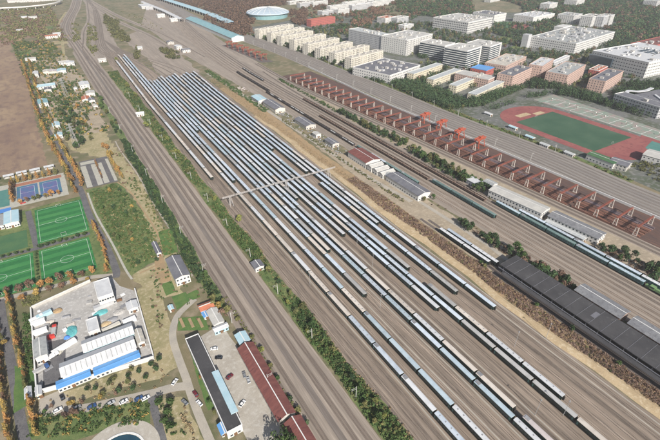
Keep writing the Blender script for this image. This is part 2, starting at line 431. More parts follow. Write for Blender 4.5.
def grove(poly, n, kind, mats, s, label, group, name='grove_tree', mind=3.0):
    P = scatter(poly, n * 4); kept = []
    for p in P:
        if all((p[0] - q[0]) ** 2 + (p[1] - q[1]) ** 2 > mind * mind for q in kept): kept.append(p)
        if len(kept) >= n: break
    for p in kept: tree(float(p[0]), float(p[1]), kind if isinstance(kind, str) else rnd.choice(kind), rnd.choice(mats), s * rnd.uniform(.7, 1.25), label, group, name)


# ================================================================== THE SETTING
def rect(x0, x1, y0, y1): return [(x0, y0), (x1, y0), (x1, y1), (x0, y1)]
sheet('ground', rect(-4000, 5000, -3000, 6000), 0, 'ground')
sheet('campus_paving', [(470, 150), (476, 260), (468, 540), (452, 640), (440, 1060), (470, 1180), (700, 1250), (1500, 900), (1500, 150), (600, 40)], .04, 'campus_ground', 2, 30)

# brown field
sheet('ploughed_field', GP([(-90, 25), (8, 30), (21.5, 63), (29, 90.5), (34, 112), (36.5, 124.5), (46, 157), (48, 165), (0, 177), (-90, 200)]), .05, 'brown_field', 1.5)
sheet('grass_verge', GP([(62, 118), (88, 112), (100, 118), (120, 158), (100, 157), (70, 150)]), .05, 'tan_grass', 3)
sheet('orchard_ground', [(-5, 445), (26, 448), (34, 380), (40, 300), (6, 290), (2, 330), (-3, 395)], .05, 'lawn', 2)
sheet('dry_strip', [(27, 520), (40, 525), (44, 440), (44, 330), (40, 290), (33, 250), (10, 255), (8, 288), (32, 300), (34, 380), (28, 440)], .055, 'tan_grass', 2)
sheet('vacant_lot', GP([(136, 290), (160, 283), (172, 330), (178, 366), (160, 380), (120, 388), (60, 408), (45, 400), (153, 360)]), .05, 'tan_grass', 1.2)
sheet('shrub_lawn', GP([(22, 440), (30, 415), (60, 414), (130, 398), (150, 401), (150, 425), (110, 428), (78, 440)]), .058, 'lawn', .8)
sheet('dirt_verge', GP([(155, 400), (183, 397), (207, 445), (165, 445)]), .05, 'tan_grass', .8)
sheet('pitch_surround', [(-95, 436), (-10, 436), (-4, 380), (-2, 300), (-25, 302), (-95, 318)], .05, 'lawn', 1)

# roads and paths
ribbon('road', smooth(GP([(26, 55), (32, 89), (40, 112), (52, 135), (62, 150), (65.5, 161), (77.7, 184), (83, 196), (90, 216), (106, 246), (116, 270)]) + [(-4, 292)]), [3.6] * 24 + [5.2] * 43, .09, 'asphalt')
ribbon('footpath', smooth([(-4.5, 440), (-3.5, 395), (1.5, 338), (4, 300), (6, 284)]), 1.6, .10, 'bay_concrete')
ribbon('footpath', smooth([(-3, 295), (-22, 303), (-48, 306), (-95, 312)]), 4.2, .085, 'lane_concrete')
ribbon('footpath', [(-95, 366), (-50, 363), (-12, 364)], 4.5, .085, 'asphalt')
ribbon('footpath', [(-55, 432), (-51, 366)], 4.6, .09, 'asphalt')
ribbon('road', smooth(GP([(0, 300), (3.5, 325), (9, 352), (14, 380), (17.5, 400), (20.5, 420), (26, 446)])), 5.0, .09, 'asphalt')
ribbon('lane', smooth(GP([(195, 299), (186, 307), (177.5, 316), (173, 329), (173.5, 342), (180, 362), (186, 378), (191, 394), (199, 415), (212, 446)])), 4.4, .10, 'lane_concrete')
ribbon('lane', smooth(GP([(40, 412), (80, 409), (110, 403), (150, 394), (172, 388), (188, 386)])), 5.5, .095, 'lane_concrete')
ribbon('lane', GP([(151, 397), (156, 415), (164, 446)]), 4.0, .105, 'asphalt')
sheet('forecourt', GP([(40, 398), (60, 390), (70, 399), (68, 412), (38, 418)]), .09, 'lane_concrete', .4)
c0 = G(116, 441); 
def ring(c, r, n=40, a0=0, a1=6.2832): return [(c[0] + r * math.cos(a0 + (a1 - a0) * i / n), c[1] + r * math.sin(a0 + (a1 - a0) * i / n)) for i in range(n)]
sheet('plaza', ring((c0[0], c0[1] - 9), 19), .11, 'old_concrete')
ribbon('village_path', smooth([(41, 560), (41, 530), (45, 459), (45, 405), (46, 359), (48, 303), (47, 284), (44, 262)]), 1.3, .08, 'lane_concrete')

# sports courts and pitches
sheet('court_surround', rect(-78, -20, 446, 500), .06, 'bay_concrete', .3)
sheet('brick_paving', rect(-66, -23, 490, 497), .075, 'red_brick_paving')
for x0, x1 in ((-63, -45), (-43.5, -25)):
    c = sheet('sports_court', rect(x0, x1, 455, 489), .09, 'court_blue')
    sheet('playing_area', rect(x0 + 3, x1 - 3, 459, 485), .10, 'court_purple', parent=c)
    b = MB()
    for a in (x0 + 3, x1 - 3): b.box(a - .08, a + .08, 459, 485, .09, .112)
    for a in (459, 472, 485): b.box(x0 + 3.09, x1 - 3.09, a - .08, a + .08, .09, .112)
    b.build('line_marking', 'white_line', c)
sheet('sports_court', rect(-95, -69, 452, 489), .09, 'court_teal')
sheet('sports_court', rect(-95, -68, 440, 448), .09, 'tarp_blue')
def pitch(x0, x1, y0, y1, stripes, light='turf_light', dark='turf_dark', lines=True, circle=True):
    base = sheet('football_pitch', rect(x0, x1, y0, y1), .11, dark)
    n = stripes; d = (y1 - y0) / n
    b = MB()
    for i in range(0, n, 2): b.quad([(x0, y0 + i * d, .125), (x1, y0 + i * d, .125), (x1, y0 + (i + 1) * d, .125), (x0, y0 + (i + 1) * d, .125)])
    b.build('mown_stripes', light, base)
    if lines:
        b = MB(); t = .07; ix0, ix1, iy0, iy1 = x0 + 2, x1 - 2, y0 + 2, y1 - 2; my = (iy0 + iy1) / 2; mx = (ix0 + ix1) / 2
        for a in (ix0, ix1): b.box(a - t, a + t, iy0, iy1, .11, .14)
        for a in (iy0, my, iy1): b.box(ix0 + t + .01, ix1 - t - .01, a - t, a + t, .11, .14)
        if circle:
            for i in range(24):
                p = [(mx + q * math.cos(6.2832 * (i + k) / 24), my + q * math.sin(6.2832 * (i + k) / 24), .145) for q, k in ((4.6, 0), (4.74, 0), (4.74, 1), (4.6, 1))]
                b.quad(p)
        b.build('line_marking', 'white_line', base)
    return base
pitch(-50, -11.5, 369.5, 430, 12)
pitch(-50, -13.5, 312, 358.5, 9)
pitch(-98, -54, 312, 359, 9)
pitch(-98, -57, 369, 398, 6, 'turf_old', 'turf_old', False)

# parking lot
pl = sheet('car_park', rect(-4, 25, 450, 520), .10, 'asphalt')
for x0, x1, y0, y1 in ((-3.5, 1.5, 451, 506), (6.5, 11.5, 451, 506), (12.6, 17.4, 452, 506), (22, 25, 452, 513), (-3, 12, 509, 517)):
    sheet('parking_bay', rect(x0, x1, y0, y1), .115, 'bay_concrete', .1, parent=pl)

# ------------------------------------------------------------------ main line on the near side of the yard
def warp(y): return -min(0.0, 0) 
MAINX = lambda y: 70 - max(0, y - 450) * .008 - max(0, y - 900) * .02
ys = [-60, 60, 160, 300, 450, 600, 750, 900, 1000, 1080]
def mline(off, y1=1080):
    base = [(MAINX(y) + off, y) for y in ys if y <= 900]
    tail = [(p[0] + off * .9, p[1]) for p in GP([(77, 45), (68, 33), (66.5, 26), (70, 17), (75, 8), (78, -2), (84, -14)])]
    return smooth(base + tail, 5)
ribbon('ballast_bed', mline(-.5), 34, .06, 'main_ballast')
ribbon('ballast_bed', mline(.5), 3.6, .10, 'dark_strip')
def track(line, m='main_bed', bw=3.0, z=.12, rail_w=.16, name='railway_track', rails=True):
    b = ribbon(name, line, bw, z, m)
    if not rails: return b
    line = [p for p in line if p[1] < 1050]
    if len(line) < 2: return b
    L, Rr = ribbon_pts(line, 1.5)
    for side in (L, Rr): ribbon('rail', side, rail_w, z + .005, 'rail', parent=b, h=.17)
    return b
for off in (-12.5, -7, 5.8, 11.5): track(mline(off))

# second leg of the junction at the far end
tri = smooth([(78, 880)] + GP([(84, 53), (83.5, 40), (84.5, 30), (89, 20), (88, 8), (86, -5)]))
ribbon('ballast_bed', tri, 13, .055, 'main_ballast'); track(tri, z=.11)
tri2 = smooth(GP([(68, 40), (74, 44), (80, 41), (83, 36)]))
ribbon('ballast_bed', tri2, 8, .05, 'main_ballast')

# ------------------------------------------------------------------ coach yard
def yx(x, y):                                   # the far half of the yard leans a little away from the main line
    k = (x - 118) / 90.0
    return x + max(0, y - 240) * .0155 * max(0, k) ** 3 + max(0, y - 680) * .018
yard_edge_l = [(98.5, -40), (98.5, 120), (99, 250), (97, 420), (98, 600), (96, 800), (97, 960), (104, 1080)]
yard_edge_r = [(152, 1030), (150, 960), (160, 830), (224, 826), (222, 700), (219, 560), (216, 400), (214, 260), (214, 150), (216, 60), (214, -40)]
sheet('rail_yard', yard_edge_l + yard_edge_r, .05, 'yard_ballast', .8, 9)
TRX = [102.2, 107, 112.6, 118.3, 123.6, 128.7, 134, 139, 144, 150, 155.2, 160.5, 166, 172.2, 177.5, 183, 188.5, 194.4, 199.6, 205, 210]
def yard_line(x, y0=-50, y1=820):
    if x < 130: y1 = 1015
    pts = [(yx(x, y), y) for y in np.linspace(y0, y1, 14)]
    th = GP([(101, 47), (98.5, 27), (95, 10), (86, -2)])
    if x < 130:
        k = (x - 115) / 12; far = [pts[-1]] + [(p[0] + k * (9 - 2 * i), p[1]) for i, p in enumerate(th[:3 if x in (102.2, 112.6, 123.6) else 4])]
        track(smooth(far, 4), 'main_bed', 2.6, .072, rails=False)
    return pts
sheet('throat_ballast', GP([(97, 62), (91, 48), (92, 28), (88, 10), (82, -2), (90, -2), (100, 8), (106, 26), (118, 46), (124, 54), (112, 58)]), .048, 'main_ballast', 2, 12)
for x in TRX: track(yard_line(x), 'track_bed', 3.2, .075, name='yard_track')
# ladder from the shorter roads up to the throat
for x in (134, 144, 155.2, 166, 177.5, 188.5, 199.6):
    a = (yx(x, 820), 820); e = G(104, 40)
    track(smooth([a, (a[0] + (e[0] - a[0]) * .15 + 1, 890), (a[0] + (e[0] - a[0]) * .75, 1060), e]), 'main_bed', 2.4, .07, name='yard_track', rails=False)
for x in (115.4, 136.4, 147, 163, 207.4, 213): ribbon('trodden_path', [(yx(x, y) + math.sin(y * .05 + x) * .25, y) for y in np.linspace(-40, 380, 30)], .8, .085, 'lane_concrete')
# far throat tracks that pass behind the yard
for pts in ([(87, 1), (114, 19), (150, 36), (180, 55)], [(86, -2), (118, 16), (160, 33), (205, 57)]):
    ln = smooth(GP(pts)); ribbon('ballast_bed', ln, 16, .02, 'main_ballast'); track(ln, z=.10)
sheet('dirt_ground', GP([(120, 38), (140, 30), (175, 50), (200, 72), (160, 76), (150, 60)]), .035, 'main_ballast', 3, 12)

# sand bank and slope beyond the yard
sand_l = [(215.5, y) for y in (-60, 25, 80, 150, 200, 260)] + [(218, 330), (220, 420), (223, 560)]
def sandline(a, b): return [(a + 1.2 * math.sin(y * .043) + .6 * math.sin(y * .13) + max(0, y - 240) * .012, y) for y in range(-60, 560, 12)]
b = MB(); A = sandline(215.2, 0)
prev = None
for x, y in A:
    wd = 6.2 + 1.0 * math.sin(y * .031 + 1) + .7 * math.sin(y * .09) + (3.5 if 215 < y < 260 else 0) - max(0, y - 330) * .008
    sec = [(x, y, .06), (x + wd * .3, y, .75), (x + wd * .75, y, .9), (x + wd, y, .3), (x + wd + 1.5, y, .05)]
    if prev:
        for i in range(4): b.quad([prev[i], prev[i + 1], sec[i + 1], sec[i]])
    prev = sec
b.build('sand_bank', 'sand', kind='structure')
sheet('reed_ground', [(220, -60), (233, -60), (233.5, 60), (234, 150), (236, 240), (236, 330), (237, 420), (243, 560), (232, 700), (222, 700), (221, 500), (219, 330), (219, 200), (221, 100)], .06, 'earth', 1)
ribbon('service_road', smooth([(252, 262), (247, 320), (245, 420), (244, 560), (240, 720), (236, 800)]), 5.0, .09, 'lane_concrete')
ribbon('service_road', [(256, 150), (259.5, 176), (258.5, 262), (256, 300)], 4.0, .10, 'lane_concrete')

# ------------------------------------------------------------------ right-hand railway lands
sheet('freight_ballast', [(269, -60), (272, 60), (273, 160), (268, 270), (266, 420), (262, 560), (256, 700), (240, 1000), (250, 1400), (330, 1700), (400, 2300), (500, 2300), (420, 1700), (380, 1300), (352, 1000), (336, 760), (330, 600), (322, 450), (324, 300), (322, 200), (332, 100), (338, -60)], .045, 'main_ballast', 1, 10)
FRX = [272, 278, 283.5, 289, 294.5, 300, 305.5, 310.5, 315.2, 321]
for x in FRX:
    if x < 273: pts = [(x, -60), (x, 170)]
    elif x > 315: pts = [(x, -60), (x, 180), (x - 1 if x < 320 else x - 4, 300), (314 if x < 320 else 317, 420), (318, 620), (326, 760)]
    else: pts = [(x, -60), (x, 300), (x, 500), (x + (x - 295) * .1, 760), (x + 12 + (x - 295) * .2, 1000), (x + 45, 1300), (x + 120, 1800)]
    track(smooth(pts, 4), 'main_bed' if x > 300 else 'track_bed', 3.0, .09)
sheet('dirt_ground', [(324, 60), (368, 60), (362, 300), (352, 410), (336, 580), (332, 700), (318, 700), (320, 450), (318, 300)], .04, 'pale_dirt', 1.2)
sheet('dirt_ground', [(236, 152), (268, 158), (266, 262), (266, 330), (248, 420), (240, 420), (236, 330)], .035, 'pale_dirt', 1.2)
sheet('gantry_yard', [(366, 100), (417.5, 100), (414, 300), (406, 500), (405, 640), (400, 715), (338, 715), (343, 640), (349, 531), (353, 455), (357, 400), (361, 326), (365, 254), (370, 190)], .05, 'gantry_floor', 1)
ribbon('ballast_bed', smooth([(372, -60), (367, 100), (362, 205), (355, 326), (351, 400), (347, 455), (343, 531), (340, 580), (337, 640), (336, 720), (340, 820), (352, 1000)], 4), 12, .055, 'main_ballast')
for off in (-2.8, 2.8): track(smooth([(372 + off, -60), (367 + off, 100), (362 + off, 205), (355 + off, 326), (351 + off, 400), (347 + off, 455), (343 + off, 531), (340 + off, 580), (337 + off, 640), (336 + off, 720), (340 + off, 820)], 4))
# express lines beyond the gantry yard
EXP = [(452, -60), (440, 146), (444, 261), (436, 400), (436, 540), (433, 700), (432, 877), (415, 1100), (395, 1405), (420, 1800), (470, 2300)]
def express(off): return smooth([(x + off, y) for x, y in EXP], 5)
ribbon('ballast_bed', express(0), 48, .06, 'grey_ballast')
for off in (-18, -12, -6, 0, 6, 12, 18): track(express(off), 'express_bed', 2.6, .10)

# far field patches
_q = random.Random(12)
for i in range(46):
    u = _q.uniform(10, 68); v = _q.uniform(14, 60)
    x, y = G(u, v); w_ = _q.uniform(10, 30); d_ = _q.uniform(20, 70)
    sheet('field_patch', [(x, y), (x + w_, y + _q.uniform(-6, 6)), (x + w_ + _q.uniform(-5, 5), y + d_), (x + _q.uniform(-5, 5), y + d_)], .02 + i * .0007, _q.choice(['lawn', 'tan_grass', 'earth', 'lush', 'brown_field', 'lawn', 'ground']), 1.5, 8)
ribbon('farm_track', smooth(GP([(22, 50), (40, 45), (62, 40), (70, 34)])), 5, .06, 'earth'); ribbon('farm_track', smooth(GP([(64, 60), (62, 40), (58, 25), (66, 12)])), 6, .065, 'tan_grass')

# ================================================================== TRAINS
def coach_meshes():
    D = {}
    b = MB(); b.box(-1.55, 1.55, -12.75, 12.75, 1.15, 3.82); b.box(-1.35, 1.35, -6.2, 6.2, .4, 1.15, 1)
    b.box(-1.35, 1.35, -12.6, 12.6, .95, 1.15, 1, True); D['body'] = b.mesh('coach_body', ['coach_green', 'underframe'])
    prof = [(-1.5, 3.824), (1.5, 3.824), (1.4, 4.0), (1.1, 4.17), (.6, 4.29), (0, 4.34), (-.6, 4.29), (-1.1, 4.17), (-1.4, 4.0)]
    b = MB(); b.prism(prof, -12.72, 12.72); D['roof'] = b.mesh('coach_roof', 'roof_silver')
    b = MB()
    for i in range(6): b.box(-.35, .35, -10.5 + i * 4.1 - .3, -10.5 + i * 4.1 + .3, 4.2, 4.46)
    D['vents'] = b.mesh('roof_vents', 'roof_unit')
    b = MB(); b.box(-1.05, 1.05, 9.4, 12.2, 4.05, 4.5); D['unit'] = b.mesh('air_conditioner', 'roof_unit')
    b = MB(); b.box(-1.1, 1.1, -1.6, 1.6, .45, .94)
    for yy in (-1.2, 1.2):
        for xx in (-.9, .75): b.box(xx, xx + .15, yy - .46, yy + .46, .1, .93)
    D['bogie'] = b.mesh('bogie', 'underframe')
    b = MB(); b.box(-.55, .55, -.5, .5, 1.0, 3.4, 0, True); D['gangway'] = b.mesh('gangway', 'underframe')
    b = MB()
    for s in (-1.58, 1.56):
        for i in range(10): b.box(s, s + .02, -10.2 + i * 2.18 - .6, -10.2 + i * 2.18 + .6, 2.05, 2.95)
    D['windows'] = b.mesh('coach_windows', 'window_glass')
    b = MB()
    for s in (-1.575, 1.555):
        for i in (-12.2, 11.5): b.box(s, s + .02, i, i + .75, 1.2, 3.2)
    D['doors'] = b.mesh('coach_doors', 'coach_teal')
    return D
CO = coach_meshes()
P = 26.58
ROOFW = {'roof_silver': 'silver', 'roof_white': 'white', 'roof_beige': 'beige', 'roof_teal': 'teal grey', 'roof_grey': 'dull grey', 'roof_pink': 'pinkish', 'roof_green': 'dark green'}
coaches = []      # (dist, x, y, roof, body, phrase, index)
def pick(weights):
    ks = list(weights); return rnd.choices(ks, [weights[k] for k in ks])[0]
FAR = {'roof_silver': 62, 'roof_white': 20, 'roof_teal': 6, 'roof_grey': 8, 'roof_beige': 4}
PALE = {'roof_white': 45, 'roof_beige': 38, 'roof_grey': 8, 'roof_silver': 9}
BLUE = {'roof_silver': 66, 'roof_teal': 20, 'roof_white': 10, 'roof_grey': 4}
def train(x, y0, y1, phrase, weights=FAR, near=(), fx=None, body='coach_green', start=0.0):
    """coaches from the near end y0 (or a bit nearer) to y1; near = roofs of the first coaches"""
    n = max(1, int(round((y1 - y0) / P))); out = []
    for i in range(n):
        y = y0 + P * (i + .5) + start; xx = fx(y) if fx else yx(x, y); xa = fx(y + 5) if fx else yx(x, y + 5)
        m = near[i] if i < len(near) and near[i] else pick(weights)
        coaches.append([math.hypot(xx, y), xx, y, m, body, phrase, i + 1, -math.atan2(xa - xx, 5)])
S_, W_, B_, T_, Y_ = 'roof_silver', 'roof_white', 'roof_beige', 'roof_teal', 'roof_grey'
yt = 'yard train from tree belt'
tw = {1: '1st', }
train(107, 400, 985, '1st ' + yt, PALE, (B_, W_, W_, B_))
y1_ = 87.4 - P                              # a coach joint of the second train stands at y = 87.4
train(118.3, y1_ - P, 1005, '2nd ' + yt, PALE, (S_, S_, W_, S_, S_, B_, B_, W_, B_, B_, W_, B_, W_, W_))
train(123.6, 382, 1003, '3rd ' + yt, FAR, (S_, W_, S_))
train(128.7, 58.6 - P, 1004, '4th ' + yt, BLUE, (S_, W_, T_, T_, T_, B_, T_, S_, W_, W_, T_))
train(134, 532, 795, '5th ' + yt, FAR)
train(139, 178, 798, '6th ' + yt, BLUE, (Y_, S_, B_, S_, S_))
train(144, 234, 800, '7th ' + yt, FAR, (B_, Y_, W_))
train(150, 37, 804, '8th ' + yt, BLUE, (W_, T_, T_, S_, T_, S_, T_, S_, S_))
train(155.2, 67, 804, '9th ' + yt, PALE, (B_, B_, W_, B_, B_, W_, B_, W_))
train(155.2, 12, 65, 'short cut below the 9th train', PALE, ('roof_pink', 'roof_pink'), start=-3)
train(160.5, 318, 806, '10th ' + yt, FAR, (Y_, B_))
train(166, 246, 806, '11th ' + yt, FAR, (W_, S_, W_))
train(172.2, 142, 806, '12th ' + yt, FAR, (W_, S_, S_, S_))
train(177.5, 20, 806, '13th ' + yt, FAR, (B_, Y_, Y_, Y_, S_, S_, S_, S_))
train(183, 184.5, 806, '14th ' + yt, FAR, (Y_, S_, S_, W_))
train(183, 57.5, 157, 'short train behind the 13th', PALE, (W_, W_, B_, Y_))
train(188.5, 432, 806, '15th ' + yt, FAR)
train(194.4, 147, 333, 'near train of 16th yard road', FAR, (Y_, S_, S_, S_))
train(194.4, 361, 806, 'far train of 16th yard road', FAR)
train(199.6, 245, 806, '17th ' + yt, FAR, (W_, W_))
train(205, 123, 806, '18th ' + yt, FAR, (S_, S_, S_, W_))
train(294.5, 200, 270, 'green coach train on the freight lines', {'roof_green': 1}, fx=lambda y: 294.8, body='coach_teal')
train(322, 84, 214, 'inner teal train beside white depot', {T_: 3, 'roof_green': 2, S_: 1}, fx=lambda y: 315.2, body='coach_teal')
train(328, 10, 203, 'outer teal train beside trees', {S_: 2, W_: 1}, fx=lambda y: 321 - max(0, y - 180) * .03, body='coach_teal')
train(243.3, 154, 212, 'pair of rows before dark shed, shed side', {S_: 1, W_: 1}, fx=lambda y: 244)
train(239.5, 158, 212, 'pair of rows before dark shed, reed side', {W_: 1}, fx=lambda y: 239.3)
coaches.sort(key=lambda c: c[0])
LIM = 300
def coach(c, rank):
    d, x, y, m, body, phrase, i, rz = c
    o = add('passenger_coach', CO['body'], None, (x, y, .2), rz, '%s roofed coach, %s from near end, %s' % (ROOFW[m], ordn(i), phrase), 'coach', 'passenger coaches')
    if body != 'coach_green': o.material_slots[0].link = 'OBJECT'; o.material_slots[0].material = MAT[body]
    r = add('roof', CO['roof'], o); r.material_slots[0].link = 'OBJECT'; r.material_slots[0].material = MAT[m]
    k = rnd.random()
    if k < .35: add('roof_vents', CO['vents'], r, kind='stuff')
    elif k < .7: add('air_conditioner', CO['unit'], r)
    for yy in (-9, 9): add('bogie', CO['bogie'], o, (0, yy, 0))
    add('gangway', CO['gangway'], o, (0, -13.1, 0))
    if rank < 150:
        add('window_row', CO['windows'], o, kind='stuff'); add('door_panels', CO['doors'], o, kind='stuff')
for k, c in enumerate(coaches[:LIM]): coach(c, k)
b = MB(); far_m = ['coach_green', 'roof_silver', 'roof_white', 'roof_beige', 'roof_teal', 'roof_grey', 'underframe', 'roof_green']
for d, x, y, m, body, ph, i, rz in coaches[LIM:]:
    mi = far_m.index(m)
    b.box(x - 1.55, x + 1.55, y - 12.75, y + 12.75, 1.35, 4.02); b.box(x - 1.2, x + 1.2, y - 11, y + 11, .3, 1.35, 6)
    n = len(b.v); pr = [(-1.5, 4.024), (1.5, 4.024), (1.1, 4.37), (0, 4.54), (-1.1, 4.37)]
    b.prism([(x + a, z) for a, z in pr], y - 12.72, y + 12.72, mi)
b.build('distant_coaches', far_m, label='long ranks of pale roofed coaches at the far end of the yard', cat='coaches', kind='stuff')

# shunting locomotive beside the teal train
def loco(x, y):
    e = thing('shunting_locomotive', 'small light green shunting locomotive at the end of the teal train', 'locomotive', (x, y, .2))
    b = MB(); b.box(-1.4, 1.4, -7.5, 7.5, .9, 1.4, 0, True); b.build('frame', 'underframe', e)
    b = MB(); b.box(-1.0, 1.0, -7.2, 1.0, 1.4, 3.1); b.box(-1.0, 1.0, 4.2, 7.2, 1.4, 2.8); b.build('hood', 'loco_green', e)
    b = MB(); b.box(-1.4, 1.4, 1.01, 4.19, 1.4, 3.6); c = b.build('cab', 'loco_green', e)
    b = MB(); b.box(-1.55, 1.55, .8, 4.4, 3.6, 3.85); b.build('roof', 'loco_green', c)
    b = MB(); b.box(-1.43, -1.41, 1.4, 3.8, 2.5, 3.3); b.box(1.41, 1.43, 1.4, 3.8, 2.5, 3.3); b.build('window', 'window_glass', c)
    for yy in (-4.6, 4.6): add('bogie', CO['bogie'], e, (0, yy, 0))
loco(315.2, 76)

# open freight wagons
def wagon_meshes():
    b = MB(); W, L = 1.5, 6.3
    b.box(-W, W, -L, L, 1.0, 1.25, 0, True); b.box(-W, -W + .1, -L, L, 1.25, 2.9); b.box(W - .1, W, -L, L, 1.25, 2.9)
    b.box(-W + .1, W - .1, -L, -L + .1, 1.25, 2.9); b.box(-W + .1, W - .1, L - .1, L, 1.25, 2.9)
    for i in range(6):
        for s in (-W - .09, W): b.box(s, s + .09, -L + 1 + i * 2.1, -L + 1.15 + i * 2.1, 1.0, 2.85)
    body = b.mesh('wagon_body', 'wagon_dark')
    b = MB(); n = 8
    for i in range(n):
        y0 = -L + .1 + i * (2 * L - .2) / n; y1 = y0 + (2 * L - .2) / n; h0 = 2.1 + .5 * math.sin(i * 3.14 / n) ; h1 = 2.1 + .5 * math.sin((i + 1) * 3.14 / n)
        b.quad([(-W + .1, y0, 2.0), (0, y0, h0 + .3), (0, y1, h1 + .3), (-W + .1, y1, 2.0)]); b.quad([(0, y0, h0 + .3), (W - .1, y0, 2.0), (W - .1, y1, 2.0), (0, y1, h1 + .3)])
    load = b.mesh('wagon_load', 'wagon_load')
    b = MB(); b.box(-1.1, 1.1, -1.2, 1.2, .3, .98)
    return body, load, b.mesh('wagon_bogie', 'underframe')
WG = wagon_meshes()
def freight(fx, y0, y1, body, load, phrase, group, cat='wagon'):
    n = int((y1 - y0) / 13.6)
    for i in range(n):
        y = y0 + 13.6 * (i + .5); x = fx(y); xa = fx(y + 5)
        o = add('freight_wagon', WG[0], None, (x, y, .2), -math.atan2(xa - x, 5), '%s open wagon from near end, %s' % (ordn(i + 1), phrase), 'wagon', group)
        o.material_slots[0].link = 'OBJECT'; o.material_slots[0].material = MAT[body]
        l = add('load', WG[1], o); l.material_slots[0].link = 'OBJECT'; l.material_slots[0].material = MAT[load if not isinstance(load, tuple) else rnd.choice(load)]
        if y < 700:
            for yy in (-4.2, 4.2): add('bogie', WG[2], o, (0, yy, 0))
LA = lambda y: 294.5 + max(0, y - 500) * .0 + max(0, y - 760) * .06
freight(lambda y: 294.5 if y < 500 else 294.5, 285, 505, 'wagon_brown', 'wagon_load', 'brown freight rake nearer the workshops', 'brown freight wagons')
freight(lambda y: 310.5 + max(0, y - 500) * .006, 225, 590, 'wagon_brown', 'wagon_load', 'brown freight rake beside the hedge trees', 'brown freight wagons')
freight(lambda y: 278.2, 395, 640, 'wagon_dark', ('pale_load', 'wagon_dark', 'wagon_dark'), 'black rake with pale loads beside the workshops', 'black freight wagons')
freight(lambda y: 300 + (y - 500) * .002 + max(0, y - 760) * .05, 700, 800, 'wagon_dark', 'pale_load', 'short far black rake', 'black freight wagons')
freight(lambda y: 283.5 - (y - 500) * .004 + max(0, y - 760) * .05, 640, 780, 'wagon_dark', 'wagon_dark', 'far black rake near the shrubs', 'black freight wagons')
train_extra = []
for i in range(4):
    c = [0, 278.2, 283 + 13 + i * P, 'roof_green' if i != 2 else S_, 'coach_teal' if i == 0 else 'coach_green', 'dark coaches standing beside the workshops', i + 1, 0]
    coach(c, 100)

# ================================================================== RAILWAY STRUCTURES
def lattice_leg(b, x, y, h, wx, wy, t, mi=0, top=.5):
    A = [(x - wx, y - wy), (x + wx, y - wy), (x + wx, y + wy), (x - wx, y + wy)]
    Bt = [(x - wx * top, y - wy * top), (x + wx * top, y - wy * top), (x + wx * top, y + wy * top), (x - wx * top, y + wy * top)]
    for p, q in zip(A, Bt): b.bar((*p, 0), (*q, h), t, mi)
    n = max(2, int(h / 2.5))
    for i in range(n):
        f0, f1 = i / n, (i + 1) / n
        for k in range(4):
            p0 = [A[k][j] + (Bt[k][j] - A[k][j]) * f0 for j in (0, 1)]; k2 = (k + 1) % 4
            p1 = [A[k2][j] + (Bt[k2][j] - A[k2][j]) * f1 for j in (0, 1)]
            b.bar((*p0, h * f0), (*p1, h * f1), t * .55, mi)
def lattice_beam(b, a, c, w, hgt, t, n, mi=0):
    a = Vector(a); c = Vector(c); d = (c - a); u = d.normalized().cross(Vector((0, 0, 1))) * w * .5; k = Vector((0, 0, hgt))
    cs = [u, -u, u + k, -u + k]
    for q in cs: b.bar(a + q, c + q, t, mi)
    for i in range(n):
        p = a + d * (i / n); r = a + d * ((i + 1) / n)
        b.bar(p + u, r + u + k, t * .6, mi); b.bar(p - u, r - u + k, t * .6, mi); b.bar(p + u + k, r - u + k, t * .6, mi); b.bar(p + u, r - u, t * .5, mi)
# signal bridge over the yard
e = thing('signal_bridge', 'long grey lattice bridge spanning the coach yard on tall legs', 'bridge', (98, 344, 0))
b = MB(); lattice_beam(b, (0, 0, 9.6), (121, 0, 9.6), 1.0, 1.0, .16, 48); b.build('lattice_beam', 'bridge_steel', e)
for x in (7.4, 64.8, 113):
    b = MB(); 
    for s in (-1, 1):
        b.bar((x + s * 1.5, -2.2, 0), (x + s * .4, -.7, 9.6), .32); b.bar((x + s * 1.5, 2.2, 0), (x + s * .4, .7, 9.6), .32)
        for q in range(3): b.bar((x + s * (1.5 - q * .35), -2.2 + q * .5, q * 3.1), (x + s * (1.2 - q * .35), 1.8 - q * .45, (q + 1) * 3.1), .16)
    b.build('leg', 'bridge_steel', e)
for x in (12, 33, 52, 74, 92): 
    b = MB(); b.box(x - .35, x + .35, -.9, -.6, 9.4, 10.9, 0, True); b.bar((x, -.6, 10), (x, 0, 10.2), .12); b.build('signal_head', 'underframe', e)

# light masts in the yard and along the main line
def mast_mesh(h, arm):
    b = MB(); b.cyl((0, 0), .22, 0, h, 7, .13); 
    if arm:
        b.bar((0, 0, h - 1.0), (arm, 0, h - .6), .1); b.bar((0, 0, h - 2.2), (arm, 0, h - 1.9), .08); b.bar((arm * .5, 0, h - 2.1), (arm * .95, 0, h - .65), .06)
    return b.mesh('mast', 'mast_concrete')
MM = {('m', 1): mast_mesh(9.5, 3.2), ('m', -1): mast_mesh(9.5, -3.2)}
def lamp_head():
    b = MB(); b.box(-.6, .6, -.15, .15, 12.9, 13.1, 0, True); b.box(-.15, .15, -.6, .6, 12.6, 12.8, 0, True); return b.mesh('lamp_head', 'steel_grey')
def thin_pole():
    b = MB(); b.cyl((0, 0), .13, 0, 13, 6, .07); return b.mesh('lamp_pole', 'steel_grey')
LM = (thin_pole(), lamp_head())
for i, (x, y) in enumerate([(89.5, y) for y in (70, 118, 166, 214, 262, 312, 362, 414, 470, 528, 590, 655, 725)]):
    m = thing('catenary_mast', '%s slim concrete mast from the near end, along the tree belt' % ordn(i + 1), 'mast', (x, y, 0), 0, 'masts along the tree belt')
    add('pole', MM[('m', -1)], m); b = MB(); b.cyl((-2.9, 0), .12, 8.3, 8.9, 6); b.build('insulator', 'steel_grey', m)
